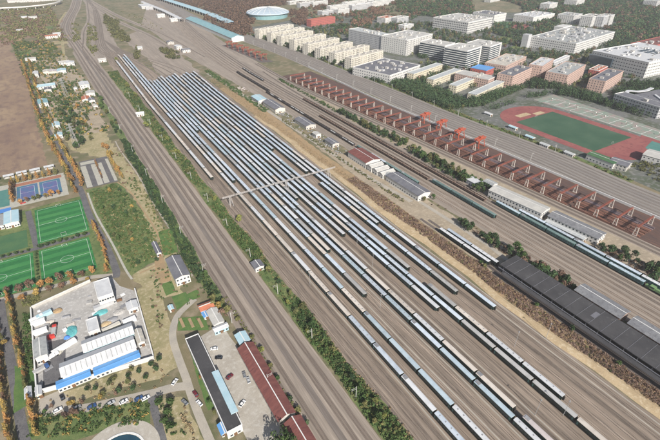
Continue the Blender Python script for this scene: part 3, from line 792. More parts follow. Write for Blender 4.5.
for i, (x, y) in enumerate([(52.2, y) for y in (150, 205, 262, 320, 380, 445, 515, 590, 670)]):
    m = thing('catenary_mast', '%s slim concrete mast from the near end, village side of main line' % ordn(i + 1), 'mast', (x, y, 0), 0, 'masts along the village side')
    add('pole', MM[('m', 1)], m); b = MB(); b.cyl((2.9, 0), .12, 8.3, 8.9, 6); b.build('insulator', 'steel_grey', m)
n = 0
for off, arm, nm in ((-21.5, 1, 'gantry side'), (21.5, -1, 'campus side')):
    for i, (x, y) in enumerate(along(express(off)[10:46], 48)):
        if y > 1100 or y < 60: continue
        n += 1
        m = thing('catenary_mast', '%s pale mast of the express lines from the near end, %s' % (ordn(i + 1), nm), 'mast', (x, y, 0), 0, 'masts of the express lines')
        add('pole', MM[('m', arm)], m); b = MB(); b.cyl((arm * 2.9, 0), .12, 8.3, 8.9, 6); b.build('insulator', 'steel_grey', m)
for i, (x, y) in enumerate([(163.2, 60), (163.2, 203), (141.5, 165), (169, 232), (191.5, 96), (175, 52), (213.5, 90), (113, 210), (147, 300), (202.5, 420), (163, 500), (131, 620)]):
    m = thing('yard_lamp', 'tall yard lamp post between coach trains, %s counted in the yard' % ordn(i + 1), 'lamp post', (x, y, 0), 0, 'yard lamp posts')
    add('pole', LM[0], m); add('lamp_head', LM[1], m)

# lattice power pylon in the park
def pylon(x, y, h, label):
    e = thing('power_pylon', label, 'pylon', (x, y, 0), .4)
    b = MB(); lattice_leg(b, 0, 0, h, 2.6, 2.6, .26, 0, .16); b.build('lattice_tower', 'steel_grey', e)
    for z, L in ((h * .72, 5.2), (h * .84, 4.2), (h * .95, 3.2)):
        b = MB(); lattice_beam(b, (-L, 0, z), (L, 0, z), .7, .7, .14, 8); b.build('cross_arm', 'steel_grey', e)
pylon(-1, 566, 29, 'grey lattice power pylon among dark trees above the car park')
pylon(8, 790, 27, 'far grey lattice power pylon among the village gardens')

# storage yard gantries: white braced legs, red lattice beam, one every 15 m
def gmeshes():
    b = MB()
    for s in (-1.2, 1.2): b.bar((0, s * 1.25, 0), (0, s * .8, 7.4), .55)
    for q in range(3): b.bar((0, -1.3 if q % 2 else 1.3, q * 2.3 + .4), (0, 1.2 if q % 2 else -1.2, q * 2.3 + 2.6), .26)
    b.box(-.5, .5, -1.9, 1.9, 0, .5); b.box(-.4, .4, -1.3, 1.3, 7.3, 7.9, 0, True)
    leg = b.mesh('braced_leg', 'steel_white')
    b = MB(); lattice_beam(b, (-.6, 0, 7.9), (28.4, 0, 7.9), 1.0, 1.1, .26, 14); beam = b.mesh('red_beam', 'steel_red')
    return leg, beam
GL, GB = gmeshes()
def gfoot(y):
    pts = [(60, 376), (120, 374), (172, 372), (205, 369), (254, 366), (326, 362), (400, 358), (455, 354), (531, 350), (580, 347), (630, 344), (700, 340), (760, 337)]
    for (y0, x0), (y1, x1) in zip(pts[:-1], pts[1:]):
        if y <= y1: return x0 + (x1 - x0) * (y - y0) / (y1 - y0)
    return 337
gy = [122.0 + i * 16.9 + (i * i) * .035 for i in range(32)]
for i, y in enumerate(gy):
    x = gfoot(y)
    e = thing('storage_gantry', '%s storage gantry from the near end, white legs, red lattice beam' % ordn(i + 1), 'gantry', (x, y, 0), R(4), 'storage gantries in a row')
    add('leg', GL, e); add('leg', GL, e, (28, 0, 0)); add('beam', GB, e)
# stored steel between the gantries
k = 0
for j in range(9):
    y = 118 + j * 64
    for i in range(9):
        L = 63 if i % 2 else 61; ym = y + L / 2; x = gfoot(ym) + 2.0 + i * 2.8
        if y + L > 705: continue
        b = MB(); q = random.Random(i * 31 + j); yy = 0
        hh = q.uniform(.5, 1.3)
        while yy < L - 3:
            ll = q.choice((11.8, 12.2, 24.6)); ll = min(ll, L - yy); hv = hh * q.uniform(.6, 1.2)
            b.box(-1.1 + q.uniform(-.1, .1), 1.1, yy, yy + ll - .7, .05, hv); yy += ll
        k += 1
        b.build('steel_stock_row', 'rust_goods' if i < 7 else 'dark_goods', None, loc=(x, y, .05), rz=R(3.2),
                label='%s steel stock, %s row from near legs, %s storage bay from near end' % ('rusty' if i < 7 else 'dark', ordn(i + 1), ordn(j + 1)), cat='steel stock',
                group='rusty steel stock rows' if i < 7 else 'dark steel stock rows')
# pale boundary wall between gantry yard and express lines
ln = smooth([(418, 60), (416.5, 187), (413, 300), (405, 498), (406, 600), (411, 742)], 6)
ribbon('boundary_wall', ln, .8, 0, 'trim_white', kind='thing', h=2.2); o = bpy.context.scene.objects['boundary_wall']
tag(o, 'long pale wall between the storage gantries and the express lines', 'wall')

# orange travelling cranes
def crane(x, y, label, m='steel_orange', s=1.0, grp='orange travelling cranes'):
    e = thing('portal_crane', label, 'crane', (x, y, 0), R(6), grp); e.scale = (s, s, s)
    for xx in (-5.5, 5.5):
        b = MB()
        for yy in (-4, 4): b.bar((xx, yy, 0), (xx * .92, yy * .45, 9.5), .6)
        b.bar((xx, -4, .7), (xx, 4, .7), .7); b.bar((xx * .95, -2.6, 5), (xx * .95, 2.6, 5), .4); b.build('leg_frame', m, e)
    b = MB(); lattice_beam(b, (-8.5, -1.6, 9.5), (8.5, -1.6, 9.5), 1.0, 1.7, .4, 9); lattice_beam(b, (-8.5, 1.6, 9.5), (8.5, 1.6, 9.5), 1.0, 1.7, .4, 9); b.build('girder', m, e)
    b = MB(); b.box(-1.5, 1.5, -1.9, 1.9, 11.3, 12.8, 0, True); b.box(-6.2, -4.4, -3.4, -2.2, 6.6, 8.8, 0, True); b.build('trolley', m, e)
for i, (x, y) in enumerate([(403, 318), (402, 349), (404, 382), (404, 413)]):
    crane(x, y, '%s orange travelling crane from the near end, beyond the storage gantries' % ordn(i + 1))
for i in range(7):
    y = 838 + i * 25; crane(363 - i * 2.2, y, '%s far red crane from the near end, beside the teal shed' % ordn(i + 1), 'steel_red', 1.0, 'far red cranes')
sheet('crane_yard', [(350, 820), (374, 815), (366, 1010), (340, 1010)], .05, 'dark_bed', 1)

# ================================================================== BUILDINGS
def wall_windows(b, x0, x1, y0, y1, h, st, nx, ny, ww=1.5, wh=1.5, base=.9, faces='wsen', mi=0):
    fh = h / st; d = .06
    for k in range(st):
        z0 = k * fh + base; z1 = min(z0 + wh, (k + 1) * fh - .3)
        for i in range(nx):
            cx = x0 + (i + .5) * (x1 - x0) / nx
            if 's' in faces: b.box(cx - ww / 2, cx + ww / 2, y0 - d, y0 - .004, z0, z1, mi, True)
            if 'n' in faces: b.box(cx - ww / 2, cx + ww / 2, y1 + .004, y1 + d, z0, z1, mi, True)
        for i in range(ny):
            cy_ = y0 + (i + .5) * (y1 - y0) / ny
            if 'w' in faces: b.box(x0 - d, x0 - .004, cy_ - ww / 2, cy_ + ww / 2, z0, z1, mi, True)
            if 'e' in faces: b.box(x1 + .004, x1 + d, cy_ - ww / 2, cy_ + ww / 2, z0, z1, mi, True)
def flat_roof(e, w, d, h, roof, edge, t=.45, ph=.9, x0=0, y0=0):
    b = MB(); b.box(x0 + t, x0 + w - t, y0 + t, y0 + d - t, h - .2, h + .12); r = b.build('roof', roof, e)
    b = MB(); o = .12
    b.box(x0 - o, x0 + w + o, y0 - o, y0 + t, h, h + ph); b.box(x0 - o, x0 + w + o, y0 + d - t, y0 + d + o, h, h + ph)
    b.box(x0 - o, x0 + t, y0 + t, y0 + d - t, h, h + ph); b.box(x0 + w - t, x0 + w + o, y0 + t, y0 + d - t, h, h + ph); b.build('parapet', edge, r)
    return r
def roof_box(r, x, y, w, d, z, h, m='concrete_wall', name='stair_house'):
    b = MB(); b.box(x, x + w, y, y + d, z + .12, z + h); b.box(x - .2, x + w + .2, y - .2, y + d + .2, z + h, z + h + .2, 0, True); b.build(name, m, r)
def slab(label, x, y, w, d, h, rz, wall, roof, st, nx, ny, name='apartment_block', cat='building', group=None, ribs=0, units=3, edge='trim_white', ww=1.5, balcony=None, wh=1.5):
    e = thing(name, label, cat, (x, y, 0), R(rz), group); FOOT.append((x, y, w, d, R(rz)))
    b = MB(); b.box(0, w, 0, d, 0, h); b.build('wall', wall, e)
    b = MB(); wall_windows(b, 0, w, 0, d, h, st, nx, ny, ww, wh); b.build('windows', 'window_glass', e, kind='stuff')
    r = flat_roof(e, w, d, h, roof, edge)
    q = random.Random(label)
    for i in range(units): roof_box(r, w * (i + .5) / units - 2 + q.uniform(-2, 2), d * .35, 4, min(5, d * .4), h, q.uniform(2, 3))
    if w * d > 2500:
        for i in range(int(w * d / 320)): roof_box(r, q.uniform(2, w - 9), q.uniform(2, d - 8), q.uniform(2, 7), q.uniform(2, 6), h, q.uniform(.8, 3), q.choice(['concrete_wall', 'grey_wall', 'white_wall']), 'plant_room')
    if ribs:
        for i in range(ribs):
            cx = (i + .5) * w / ribs
            b = MB()
            for k in range(st): b.box(cx - 1.4, cx + 1.4, -1.3, -.07, k * h / st + .1, k * h / st + 1.25, 0, True)
            b.box(cx - 1.6, cx - 1.41, -1.3, -.004, 0, h - .3); b.box(cx + 1.41, cx + 1.6, -1.3, -.004, 0, h - .3)
            b.build('balcony_stack', balcony or wall, e)
    b = MB(); b.box(w * .48, w * .48 + 2.2, -.1, -.004, 0, 2.5); b.build('door', 'wood_door', e)
    return e
# cream apartment blocks in a row
sl_ = [(441, 1032, 108, 17, 19), (449, 981, 102, 17, 19), (452, 935, 96, 17, 19), (455, 880, 94, 17, 20), (459, 828, 92, 17, 20), (462, 783, 94, 17, 19), (466, 736, 100, 17, 19), (466, 680, 90, 17, 21)]
for i, (x, y, ww_, dd, hh) in enumerate(sl_):
    slab('%s cream apartment block from the far end, end-on to the express lines' % ordn(i + 1), x, y, ww_, dd, hh, 13, 'cream_wall', 'cream_roof', 6, 26, 3, group='cream apartment blocks', ribs=12, units=5, edge='cream_wall')
for i, (x, y, ww_) in enumerate([(519, 570, 92), (523, 526, 88), (529, 481, 90), (521, 434, 94)]):
    slab('%s low yellow dormitory from the far end, behind the dark roadside trees' % ordn(i + 1), x, y, ww_, 13, 11, 15, 'yellow_wall', 'silver_roof', 3, 24, 3, name='dormitory_block', group='low yellow dormitories', ribs=0, units=0, edge='silver_roof')
slab('long grey slab block with shaded side behind the cream apartments', 612, 776, 30, 110, 29, 8, 'grey_wall', 'silver_roof', 8, 7, 26, name='slab_block')
slab('tall white tower block between grey slab and glass offices', 625, 716, 92, 66, 30, 14, 'white_wall', 'pale_roof', 8, 22, 12, name='tower_block', ribs=10, balcony='white_wall')
e = slab('low white building with dark flat roof beside the cream apartments', 474, 578, 92, 80, 13, 16, 'white_wall', 'slate_roof', 3, 20, 16, name='school_building', units=4, ww=2.0)
def office(label, x, y, w, d, h, rz, st, core):
    e = thing('glass_office', label, 'building', (x, y, 0), R(rz), 'striped glass offices'); FOOT.append((x, y, w, d, R(rz)))
    b = MB(); b.box(.5, w - .5, .5, d - .5, 0, h - .3); b.build('glass_wall', 'office_glass', e)
    for k in range(st + 1):
        z = k * h / st; b = MB(); b.box(0, w, 0, d, max(0, z - .55), z + .75 if k == st else z + .5, 0, True); b.build('spandrel', 'trim_white', e)
    b = MB(); b.box(w - 4, w + .4, -.5, 9, 0, h + 2.5); b.build('stair_tower', 'white_wall', e)
    r = flat_roof(e, w, d, h + .76, 'pale_roof', 'trim_white', ph=1.0)
    q = random.Random(label)
    for i in range(4): roof_box(r, w * (.12 + .2 * i), d * q.uniform(.2, .6), 5, 6, h + .76, q.uniform(2.5, 4), 'white_wall')
office('striped glass office tower beside the white tower block', 660, 645, 36, 58, 27, 14, 7, 1)
office('striped glass office tower in the middle of three', 650, 578, 52, 48, 31, 14, 8, 1)
office('striped glass office tower beside the orange roofed hall', 722, 588, 46, 50, 29, 14, 8, 1)
e = slab('big white U-shaped office with dark windows at the far campus edge', 905, 817, 112, 106, 26, 10, 'white_wall', 'pale_roof', 5, 20, 20, name='office_building', units=8, ww=3.2, wh=2.4)
slab('far white hall with dark roof beyond the small red court', 1085, 890, 60, 70, 20, 8, 'white_wall', 'slate_roof', 3, 10, 12, name='campus_hall')
slab('far white hall with dark ground floor beyond the small red court', 1160, 820, 110, 60, 18, 6, 'white_wall', 'white_roof', 3, 14, 8, name='campus_hall')
e = slab('large white laboratory block with cluttered roof', 924, 541, 195, 98, 22, 9, 'white_wall', 'grey_roof', 5, 44, 22, name='laboratory_block', units=0, ww=2.2)
rf = [c for c in e.children if c.name.startswith('roof')][0]
q = random.Random(3)
for i in range(26): roof_box(rf, q.uniform(6, 180), q.uniform(6, 84), q.uniform(4, 12), q.uniform(4, 9), 22, q.uniform(1.5, 5), q.choice(['white_wall', 'grey_wall', 'concrete_wall']), 'plant_room')
b = MB(); b.box(-14, -.3, 96, 110, 0, 27); b.build('stair_tower', 'grey_wall', e)
b = MB(); b.box(150, 195, 98.3, 120, 0, 24); b.build('wing', 'white_wall', e)
e = slab('broad white flat roofed teaching block with square roof lights', 868, 372, 150, 104, 26, -3, 'white_wall', 'white_roof', 5, 30, 22, name='teaching_block', units=2, ww=2.4)
rf = [c for c in e.children if c.name.startswith('roof')][0]
for i in range(4):
    for j in range(3): 
        b = MB(); b.box(70 + i * 9, 75 + i * 9, 30 + j * 12, 38 + j * 12, 26.1, 26.9); b.build('roof_light', 'office_glass', rf)
b = MB(); b.box(-5, -.3, 60, 104.5, 0, 20); b.build('glass_annex', 'office_glass', e)
slab('pink block with dark roof beside the running track', 617, 448, 76, 26, 21, 15, 'pink_wall', 'slate_roof', 6, 22, 6, name='pink_block', edge='pink_wall', ww=1.3)
slab('low pink wing with white roof terrace behind the yellow dormitories', 590, 472, 26, 60, 14, 15, 'pink_wall', 'pale_roof', 4, 7, 16, name='pink_wing', edge='white_wall')
slab('pink block with white roof slats behind the dark roofed pink block', 700, 456, 66, 22, 24, 20, 'pink_wall', 'white_roof', 6, 18, 5, name='pink_block', edge='pink_wall', ww=1.3)
slab('pink block with grey roof in the middle of the tree belt', 696, 406, 92, 34, 21, 16, 'pink_wall', 'grey_roof', 6, 24, 8, name='pink_block', edge='pink_wall', ww=1.3)
slab('pink block with dark roof beside the grey school', 724, 360, 88, 24, 18, 13, 'pink_wall', 'slate_roof', 5, 24, 6, name='pink_block', edge='pink_wall', ww=1.3)
slab('small red brick block with white frame beyond the pink blocks', 800, 415, 44, 16, 12, 12, 'red_wall', 'tile_roof', 3, 10, 4, name='brick_block')
# grey school at the frame edge with a curved white canopy
e = slab('grey school with curved white roof canopy above the running track', 676, 256, 20, 66, 16, -6, 'grey_wall', 'slate_roof', 4, 5, 16, name='grey_school', units=1, ww=2.2)
b = MB(); b.box(20.3, 95, 4, 60, 0, 12); b.build('rear_wing', 'slate_roof', e)
cv = smooth([(22, 62), (34, 68), (44, 60), (60, 58), (80, 62)]); L_, R_ = ribbon_pts(cv, 5); b = MB()
for i in range(len(L_) - 1): b.hexa([(*R_[i], 15), (*R_[i + 1], 15), (*L_[i + 1], 15), (*L_[i], 15)], [(*R_[i], 16), (*R_[i + 1], 16), (*L_[i + 1], 16), (*L_[i], 16)])
b.build('curved_canopy', 'white_roof', e)
b = MB(); b.hexa([(40, 20, 12.1), (44, 20, 12.1), (62, 44, 12.1), (58, 44, 12.1)], [(40, 20, 13.5), (44, 20, 13.5), (62, 44, 13.5), (58, 44, 13.5)]); b.build('roof_canopy', 'white_roof', e)
slab('low hall with blue roof between glass offices and pink wing', 640, 520, 30, 30, 11, 15, 'red_wall', 'blue_roof', 2, 6, 6, name='blue_roofed_hall', units=0, edge='blue_roof')
slab('long hall with orange roof behind the striped glass offices', 690, 520, 96, 40, 12, 17, 'pink_wall', 'cream_roof', 3, 24, 10, name='orange_roofed_hall', units=0, edge='pink_wall')
slab('white covered passage between pink blocks and laboratory', 800, 500, 80, 8, 8, 14, 'grey_wall', 'white_roof', 2, 16, 2, name='covered_passage', units=0)
slab('red school building beyond the cream apartments', 624, 1105, 90, 18, 16, 12, 'red_wall', 'tile_roof', 4, 24, 4, name='red_school', units=0, edge='red_wall')
# domed hall
e = thing('domed_hall', 'round stadium hall with shallow pale blue dome beyond the apartments', 'hall', (598, 1320, 0))
b = MB(); b.cyl((0, 0), 58, 0, 14, 40, 60, cap=False); b.build('drum', 'teal_roof', e)
b = MB(); k = 40
prof = [(64, 13), (62, 15.5), (50, 20), (34, 24), (16, 26.5), (0, 27.3)]
for (r0, z0), (r1, z1) in zip(prof[:-1], prof[1:]):
    for i in range(k):
        a0, a1 = 6.2832 * i / k, 6.2832 * (i + 1) / k
        p = [(r0 * math.cos(a0), r0 * math.sin(a0), z0), (r0 * math.cos(a1), r0 * math.sin(a1), z0), (r1 * math.cos(a1), r1 * math.sin(a1), z1), (r1 * math.cos(a0), r1 * math.sin(a0), z1)]
        b.quad(p if r1 else p[:3])
d_ = b.build('dome', 'dome_roof', e)
for i in range(20):
    a = 6.2832 * i / 20; b = MB()
    for (r0, z0), (r1, z1) in zip(prof[1:-1], prof[2:]): b.bar((r0 * math.cos(a), r0 * math.sin(a), z0 + .2), (r1 * math.cos(a), r1 * math.sin(a), z1 + .2), .7)
    b.build('rib', 'trim_white', d_)
# long platform roofs
def canopy(label, line, wid, h, m, name='platform_canopy'):
    e = thing(name, label, 'canopy', (line[0][0], line[0][1], 0)); x0, y0 = line[0]; ln = [(x - x0, y - y0) for x, y in line]
    L1, R1 = ribbon_pts(ln, wid); b = MB()
    for i in range(len(ln) - 1):
        b.quad([(*R1[i], h), (*R1[i + 1], h), (*ln[i + 1], h + 2.5), (*ln[i], h + 2.5)]); b.quad([(*ln[i], h + 2.5), (*ln[i + 1], h + 2.5), (*L1[i + 1], h), (*L1[i], h)])
        b.quad([(*L1[i], h - .5), (*L1[i], h), (*L1[i + 1], h), (*L1[i + 1], h - .5)]); b.quad([(*R1[i], h - .5), (*R1[i + 1], h - .5), (*R1[i + 1], h), (*R1[i], h)])
    b.build('roof', m, e)
    for p, q_ in ((L1, 1), (R1, 1)):
        for x, y in along(p, 24): b = MB(); b.box(x - .3, x + .3, y - .3, y + .3, 0, h - .5); b.build('column', 'concrete_wall', e)
    return e
e = thing('long_shed', 'long teal roofed train shed with white gable beside the red cranes', 'shed', (372, 1030, 0), R(1.5))
b = MB(); b.box(0, 30, 0, 330, 0, 9); b.build('wall', 'white_wall', e)
b = MB(); b.prism([(-1, 9), (31, 9), (15, 13.5)], .5, 331); b.build('roof', 'teal_roof', e)
b = MB(); b.box(-.2, 30.2, -.4, -.01, 0, 9); b.prism([(0, 9.01), (30, 9.01), (15, 13.4)], -.4, .4); b.build('gable_wall', 'trim_white', e)
canopy('long pale platform roof continuing behind the teal shed', [(352, 1360), (352, 1560), (340, 1800)], 14, 8, 'white_roof')
canopy('long pale blue platform roof along the brown woods', smooth([(449, 1230), (452, 1450), (425, 1890), (410, 2200)], 4), 26, 8, 'pale_blue_roof')
# dark engine shed along the reed slope
e = thing('engine_shed', 'long black roofed engine shed with open side beside the reeds', 'shed', (233.8, -47, 0))
b = MB(); b.hexa([(6, 0, 6.4), (24, 0, 7.6), (24, 197, 7.6), (6, 197, 6.4)], [(6, 0, 6.9), (24, 0, 8.1), (24, 197, 8.1), (6, 197, 6.9)]); rf = b.build('roof', 'dark_roof', e)
q = random.Random(5)
for i in range(1, 25):
    yy = i * 8.0; b = MB(); b.hexa([(6.1, yy - .09, 6.86), (23.9, yy - .09, 8.05), (23.9, yy + .09, 8.05), (6.1, yy + .09, 6.86)], [(6.1, yy - .09, 7.02), (23.9, yy - .09, 8.21), (23.9, yy + .09, 8.21), (6.1, yy + .09, 7.02)]); b.build('roof_seam', 'slate_roof', rf)
for yy in (74, 128): b = MB(); b.hexa([(13, yy, 7.2), (19, yy, 7.6), (19, yy + 3, 7.6), (13, yy + 3, 7.2)], [(13, yy, 7.42), (19, yy, 7.82), (19, yy + 3, 7.82), (13, yy + 3, 7.42)]); b.build('roof_patch', 'slate_roof', rf)
b = MB(); b.box(23.2, 23.8, 0, 197, 0, 7.5); b.build('rear_wall', 'concrete_wall', e)
b = MB(); b.hexa([(0, -6, 5.2), (3.2, -6, 5.3), (3.2, 190, 5.3), (0, 190, 5.2)], [(0, -6, 5.5), (3.2, -6, 5.6), (3.2, 190, 5.6), (0, 190, 5.5)]); b.build('track_canopy', 'dark_roof', e)
b = MB(); b.box(3.6, 4.1, 0, 196, 5.6, 6.1, 0, True); b.build('gutter', 'slate_roof', e)
for i in range(25): b = MB(); b.box(6.2, 6.6, 1 + i * 8, 1.4 + i * 8, 0, 6.35); b.build('column', 'slate_roof', e)
sheet('shed_floor', rect(233.6, 258, -60, 152), .07, 'dark_bed', .3)
track([(244, -60), (244, 230)], 'dark_bed', 2.6, .10); track([(239.3, 150), (239.3, 235)], 'dark_bed', 2.6, .10); track([(235.8, -60), (235.8, 130), (239.0, 160)], 'dark_bed', 2.6, .09)
def depot(label, x, y, w, d, h, rz, wall, roof, rise=2.0, nx=4, ny=14, st=2, name='workshop', group=None, ww=1.6, axis='y', trim='trim_white', door=True, ribs=0):
    e = thing(name, label, 'building', (x, y, 0), R(rz), group); FOOT.append((x, y, w, d, R(rz)))
    b = MB(); b.box(0, w, 0, d, 0, h)
    if rise:
        if axis == 'y': b.prism([(.1, h + .004), (w - .1, h + .004), (w / 2, h + rise)], .05, d - .05)
        else:
            n = len(b.v); b.v += [(.05, .1, h + .004), (.05, d - .1, h + .004), (.05, d / 2, h + rise), (w - .05, .1, h + .004), (w - .05, d - .1, h + .004), (w - .05, d / 2, h + rise)]
            for f in ((0, 2, 1), (3, 4, 5)): b.f.append(tuple(n + k for k in f)); b.m.append(0)
    b.build('wall', wall, e)
    b = MB(); wall_windows(b, 0, w, 0, d, h, st, nx, ny, ww * .85, 1.25); b.build('windows', 'window_glass', e, kind='stuff')
    o = .5; t = .22
    if rise:
        sides = []
        if axis == 'y':
            sl1 = rise / (w / 2)
            A = [(-o, -o, h - o * sl1 + .06), (w / 2, -o, h + rise + .06), (w / 2, d + o, h + rise + .06), (-o, d + o, h - o * sl1 + .06)]
            Bq = [(w / 2, -o, h + rise + .06), (w + o, -o, h - o * sl1 + .06), (w + o, d + o, h - o * sl1 + .06), (w / 2, d + o, h + rise + .06)]
        else:
            sl1 = rise / (d / 2)
            A = [(-o, -o, h - o * sl1 + .06), (w + o, -o, h - o * sl1 + .06), (w + o, d / 2, h + rise + .06), (-o, d / 2, h + rise + .06)]
            Bq = [(-o, d / 2, h + rise + .06), (w + o, d / 2, h + rise + .06), (w + o, d + o, h - o * sl1 + .06), (-o, d + o, h - o * sl1 + .06)]
        r = None
        b = MB()
        for F in (A, Bq): b.hexa(F, [(p[0], p[1], p[2] + t) for p in F])
        r = b.build('roof', roof, e)
        b = MB()
        if axis == 'y': b.box(w / 2 - .25, w / 2 + .25, -o, d + o, h + rise + .1, h + rise + .4, 0, True)
        else: b.box(-o, w + o, d / 2 - .25, d / 2 + .25, h + rise + .1, h + rise + .4, 0, True)
        b.build('ridge', trim, r)
    else: flat_roof(e, w, d, h, roof, trim, ph=.5, t=.3)
    if ribs:
        for i in range(1, ribs):
            xr = -o + (w + 2 * o) * i / ribs
            b = MB(); zz = h + rise + .3; b.hexa([(xr - .12, -o, h - o * sl1 + .28), (xr + .12, -o, h - o * sl1 + .28), (xr + .12, d / 2 - .3, zz - .06), (xr - .12, d / 2 - .3, zz - .06)], [(xr - .12, -o, h - o * sl1 + .5), (xr + .12, -o, h - o * sl1 + .5), (xr + .12, d / 2 - .3, zz + .16), (xr - .12, d / 2 - .3, zz + .16)]); b.build('roof_rib', 'grey_roof', r)
    if door: b = MB(); b.box(w * .4, w * .4 + 1.8, -.1, -.004, 0, 2.3); b.build('door', 'wood_door', e)
    return e
depot('red brick depot with grey roof and rows of windows beside the black shed', 261.5, 73, 11.5, 31, 6.5, 0, 'brick_wall', 'slate_mid', 1.5, 8, 12, 2, ww=1.2)
depot('brick depot with mottled grey roof at the frame edge beside the black shed', 261.5, 14, 11.5, 54, 6.5, 0, 'brick_wall', 'slate_mid', 1.5, 8, 20, 2, ww=1.2)
depot('long white two storey depot with pale roof between trains and gantries', 326, 178, 14.5, 53, 7.5, 7, 'white_wall', 'pale_roof', 1.6, 5, 17, 2, ww=1.8)
depot('white walled depot with grey roof near the gantry feet', 333.5, 131, 13.5, 43, 6.0, 5, 'white_wall', 'slate_mid', 1.4, 4, 14, 2, ww=1.6)
depot('low pale shed with plain pale roof beside the outer teal train', 326.5, 138, 5.5, 34, 3.6, 5, 'white_wall', 'silver_roof', .4, 2, 8, 1)
depot('small grey hut with white roof beside the hedge trees', 322, 248, 9, 13, 5, 0, 'grey_wall', 'white_roof', .8, 2, 4, 1, name='hut')
depot('small white hut with grey roof beside the long white depot', 333, 238, 8, 11, 5, 0, 'white_wall', 'grey_roof', .8, 2, 3, 1, name='hut')
depot('workshop with maroon roof and white sawtooth bays', 255, 340, 19, 34, 7, 0, 'white_wall', 'maroon_roof', 2.0, 5, 9, 1)
for i in range(3): depot('white sawtooth bay beside the maroon workshop, %s from it' % ordn(i + 1), 255 + i * .6, 330 - i * 9.0, 16, 7.5, 6 - i * .6, 0, 'white_wall', 'pale_roof', 1.2, 4, 2, 1, axis='x', name='workshop_bay', door=False)
depot('long slate roofed workshop with white gable end', 257, 259, 15, 48, 6, 0, 'white_wall', 'slate_roof', 1.8, 4, 14, 1)
depot('small cream workshop between the maroon roof and slate roof', 258, 308, 10, 8, 4.5, 0, 'cream_wall', 'grey_roof', 1.0, 3, 2, 1)
depot('brown roofed workshop at the far end of the service road', 248, 545, 15, 42, 6, 0, 'cream_wall', 'slate_roof', 2.2, 4, 12, 1)
depot('bright blue roofed shed beyond the brown roofed workshop', 245, 596, 14, 26, 5, 0, 'white_wall', 'pale_blue_roof', 1.2, 4, 8, 1)
depot('grey roofed workshop beside the black wagons', 255, 470, 14, 32, 5, 0, 'concrete_wall', 'slate_roof', 1.6, 4, 9, 1)
depot('small white hut at the foot of the service road', 252, 440, 7, 9, 4.5, 0, 'white_wall', 'pale_roof', 1.0, 2, 2, 1, name='hut')
depot('small grey roofed hut amid junk heaps along the service road', 254, 405, 9, 18, 4.5, 0, 'concrete_wall', 'slate_roof', 1.0, 2, 5, 1, name='hut')
# narrow houses along the running track
for i, (u, v, m) in enumerate([(489, 117, 'white_roof'), (514, 131, 'pale_blue_roof'), (531, 141, 'pale_blue_roof'), (546, 149, 'silver_roof'), (571, 158, 'silver_roof')]):
    x, y = G(u, v); depot('%s small shed from the far end of the running track fence' % ordn(i + 1), x + 2, y, 5, 11, 3, 0, 'white_wall', m, .8, 2, 4, 1, name='track_side_shed')
x, y = G(603, 164); depot('pale green roofed grandstand at the end of the running track', x - 4, y - 12, 12, 30, 6, 0, 'white_wall', 'turf_old', .6, 3, 8, 1, name='grandstand')
x, y = G(625, 172); depot('dark roofed house beyond the grandstand', x, y, 16, 18, 6, 10, 'concrete_wall', 'slate_roof', 1.6, 4, 5, 2, name='house')
x, y = G(655, 165); depot('pale house at the frame edge beyond the grandstand', x, y - 8, 22, 22, 8, 10, 'white_wall', 'pale_roof', 1.6, 5, 5, 2, name='house')

# running track and courts beside the campus
FX0, FX1, FY0, FY1 = 506, 584, 234, 352
mx = (FX0 + FX1) / 2
def stadium(r, ext=0):
    a = [(mx + r * math.cos(R(t)), FY1 - 8 + r * .87 * math.sin(R(t))) for t in range(0, 181, 6)]
    b_ = [(mx + r * math.cos(R(t)), FY0 + 8 + r * .87 * math.sin(R(t))) for t in range(180, 361, 6)]
    return a + b_
st = sheet('running_track', stadium(52), .10, 'red_track')
sheet('sports_field', [(FX0, FY0 + 4), (FX1, FY0 + 4), (FX1, FY1 - 4), (FX0, FY1 - 4)], .125, 'field_dull', parent=st)
for r in (49.5, 46.5, 43.5):
    P1 = stadium(r); P2 = stadium(r - .35); b = MB()
    for i in range(len(P1)): j = (i + 1) % len(P1); b.quad([(*P1[i], .12), (*P1[j], .12), (*P2[j], .12), (*P2[i], .12)])
    b.build('lane_line', 'court_pale', st)
sheet('sand_pit', rect(mx - 20, mx + 4, FY1 + 4, FY1 + 13), .13, 'sand', parent=st); sheet('sand_pit', rect(mx + 8, mx + 26, FY1 - 2, FY1 + 6), .13, 'sand', parent=st)
sheet('track_apron', [(536, 192), (612, 196), (606, 236), (560, 226)], .07, 'red_track', 1)

sheet('ball_courts', [(602, 200), (640, 225), (655, 396), (606, 396)], .11, 'court_pale')
for i in range(4):
    y = 222 + i * 42; b = MB(); x = 605 + i * 2
    for a in (x, x + 28): b.box(a - .2, a + .2, y, y + 32, .13, .18)
    for a in (y, y + 16, y + 32): b.box(x + .21, x + 27.79, a - .2, a + .2, .13, .18)
    b.build('court_lines', 'white_line', kind='structure')
    for s, yy in ((0, y + 1), (1, y + 31)):
        e = thing('basketball_hoop', 'basketball hoop on the pale green courts beside the running track', 'hoop', (x + 14, yy, .1), 0, 'basketball hoops'); 
        d = 1 if s == 0 else -1
        b = MB(); b.bar((0, 0, 0), (0, 0, 3.4), .25); b.bar((0, 0, 3.3), (0, 1.2 * d, 3.4), .18); b.build('post', 'steel_red', e)
        b = MB(); b.box(-.9, .9, 1.2 * d - .04, 1.2 * d + .04, 2.9, 4.0, 0, True); b.build('backboard', 'trim_white', e)
sheet('sports_court', GP([(652, 141), (680, 150), (668, 158), (645, 148)]), .12, 'court_teal')
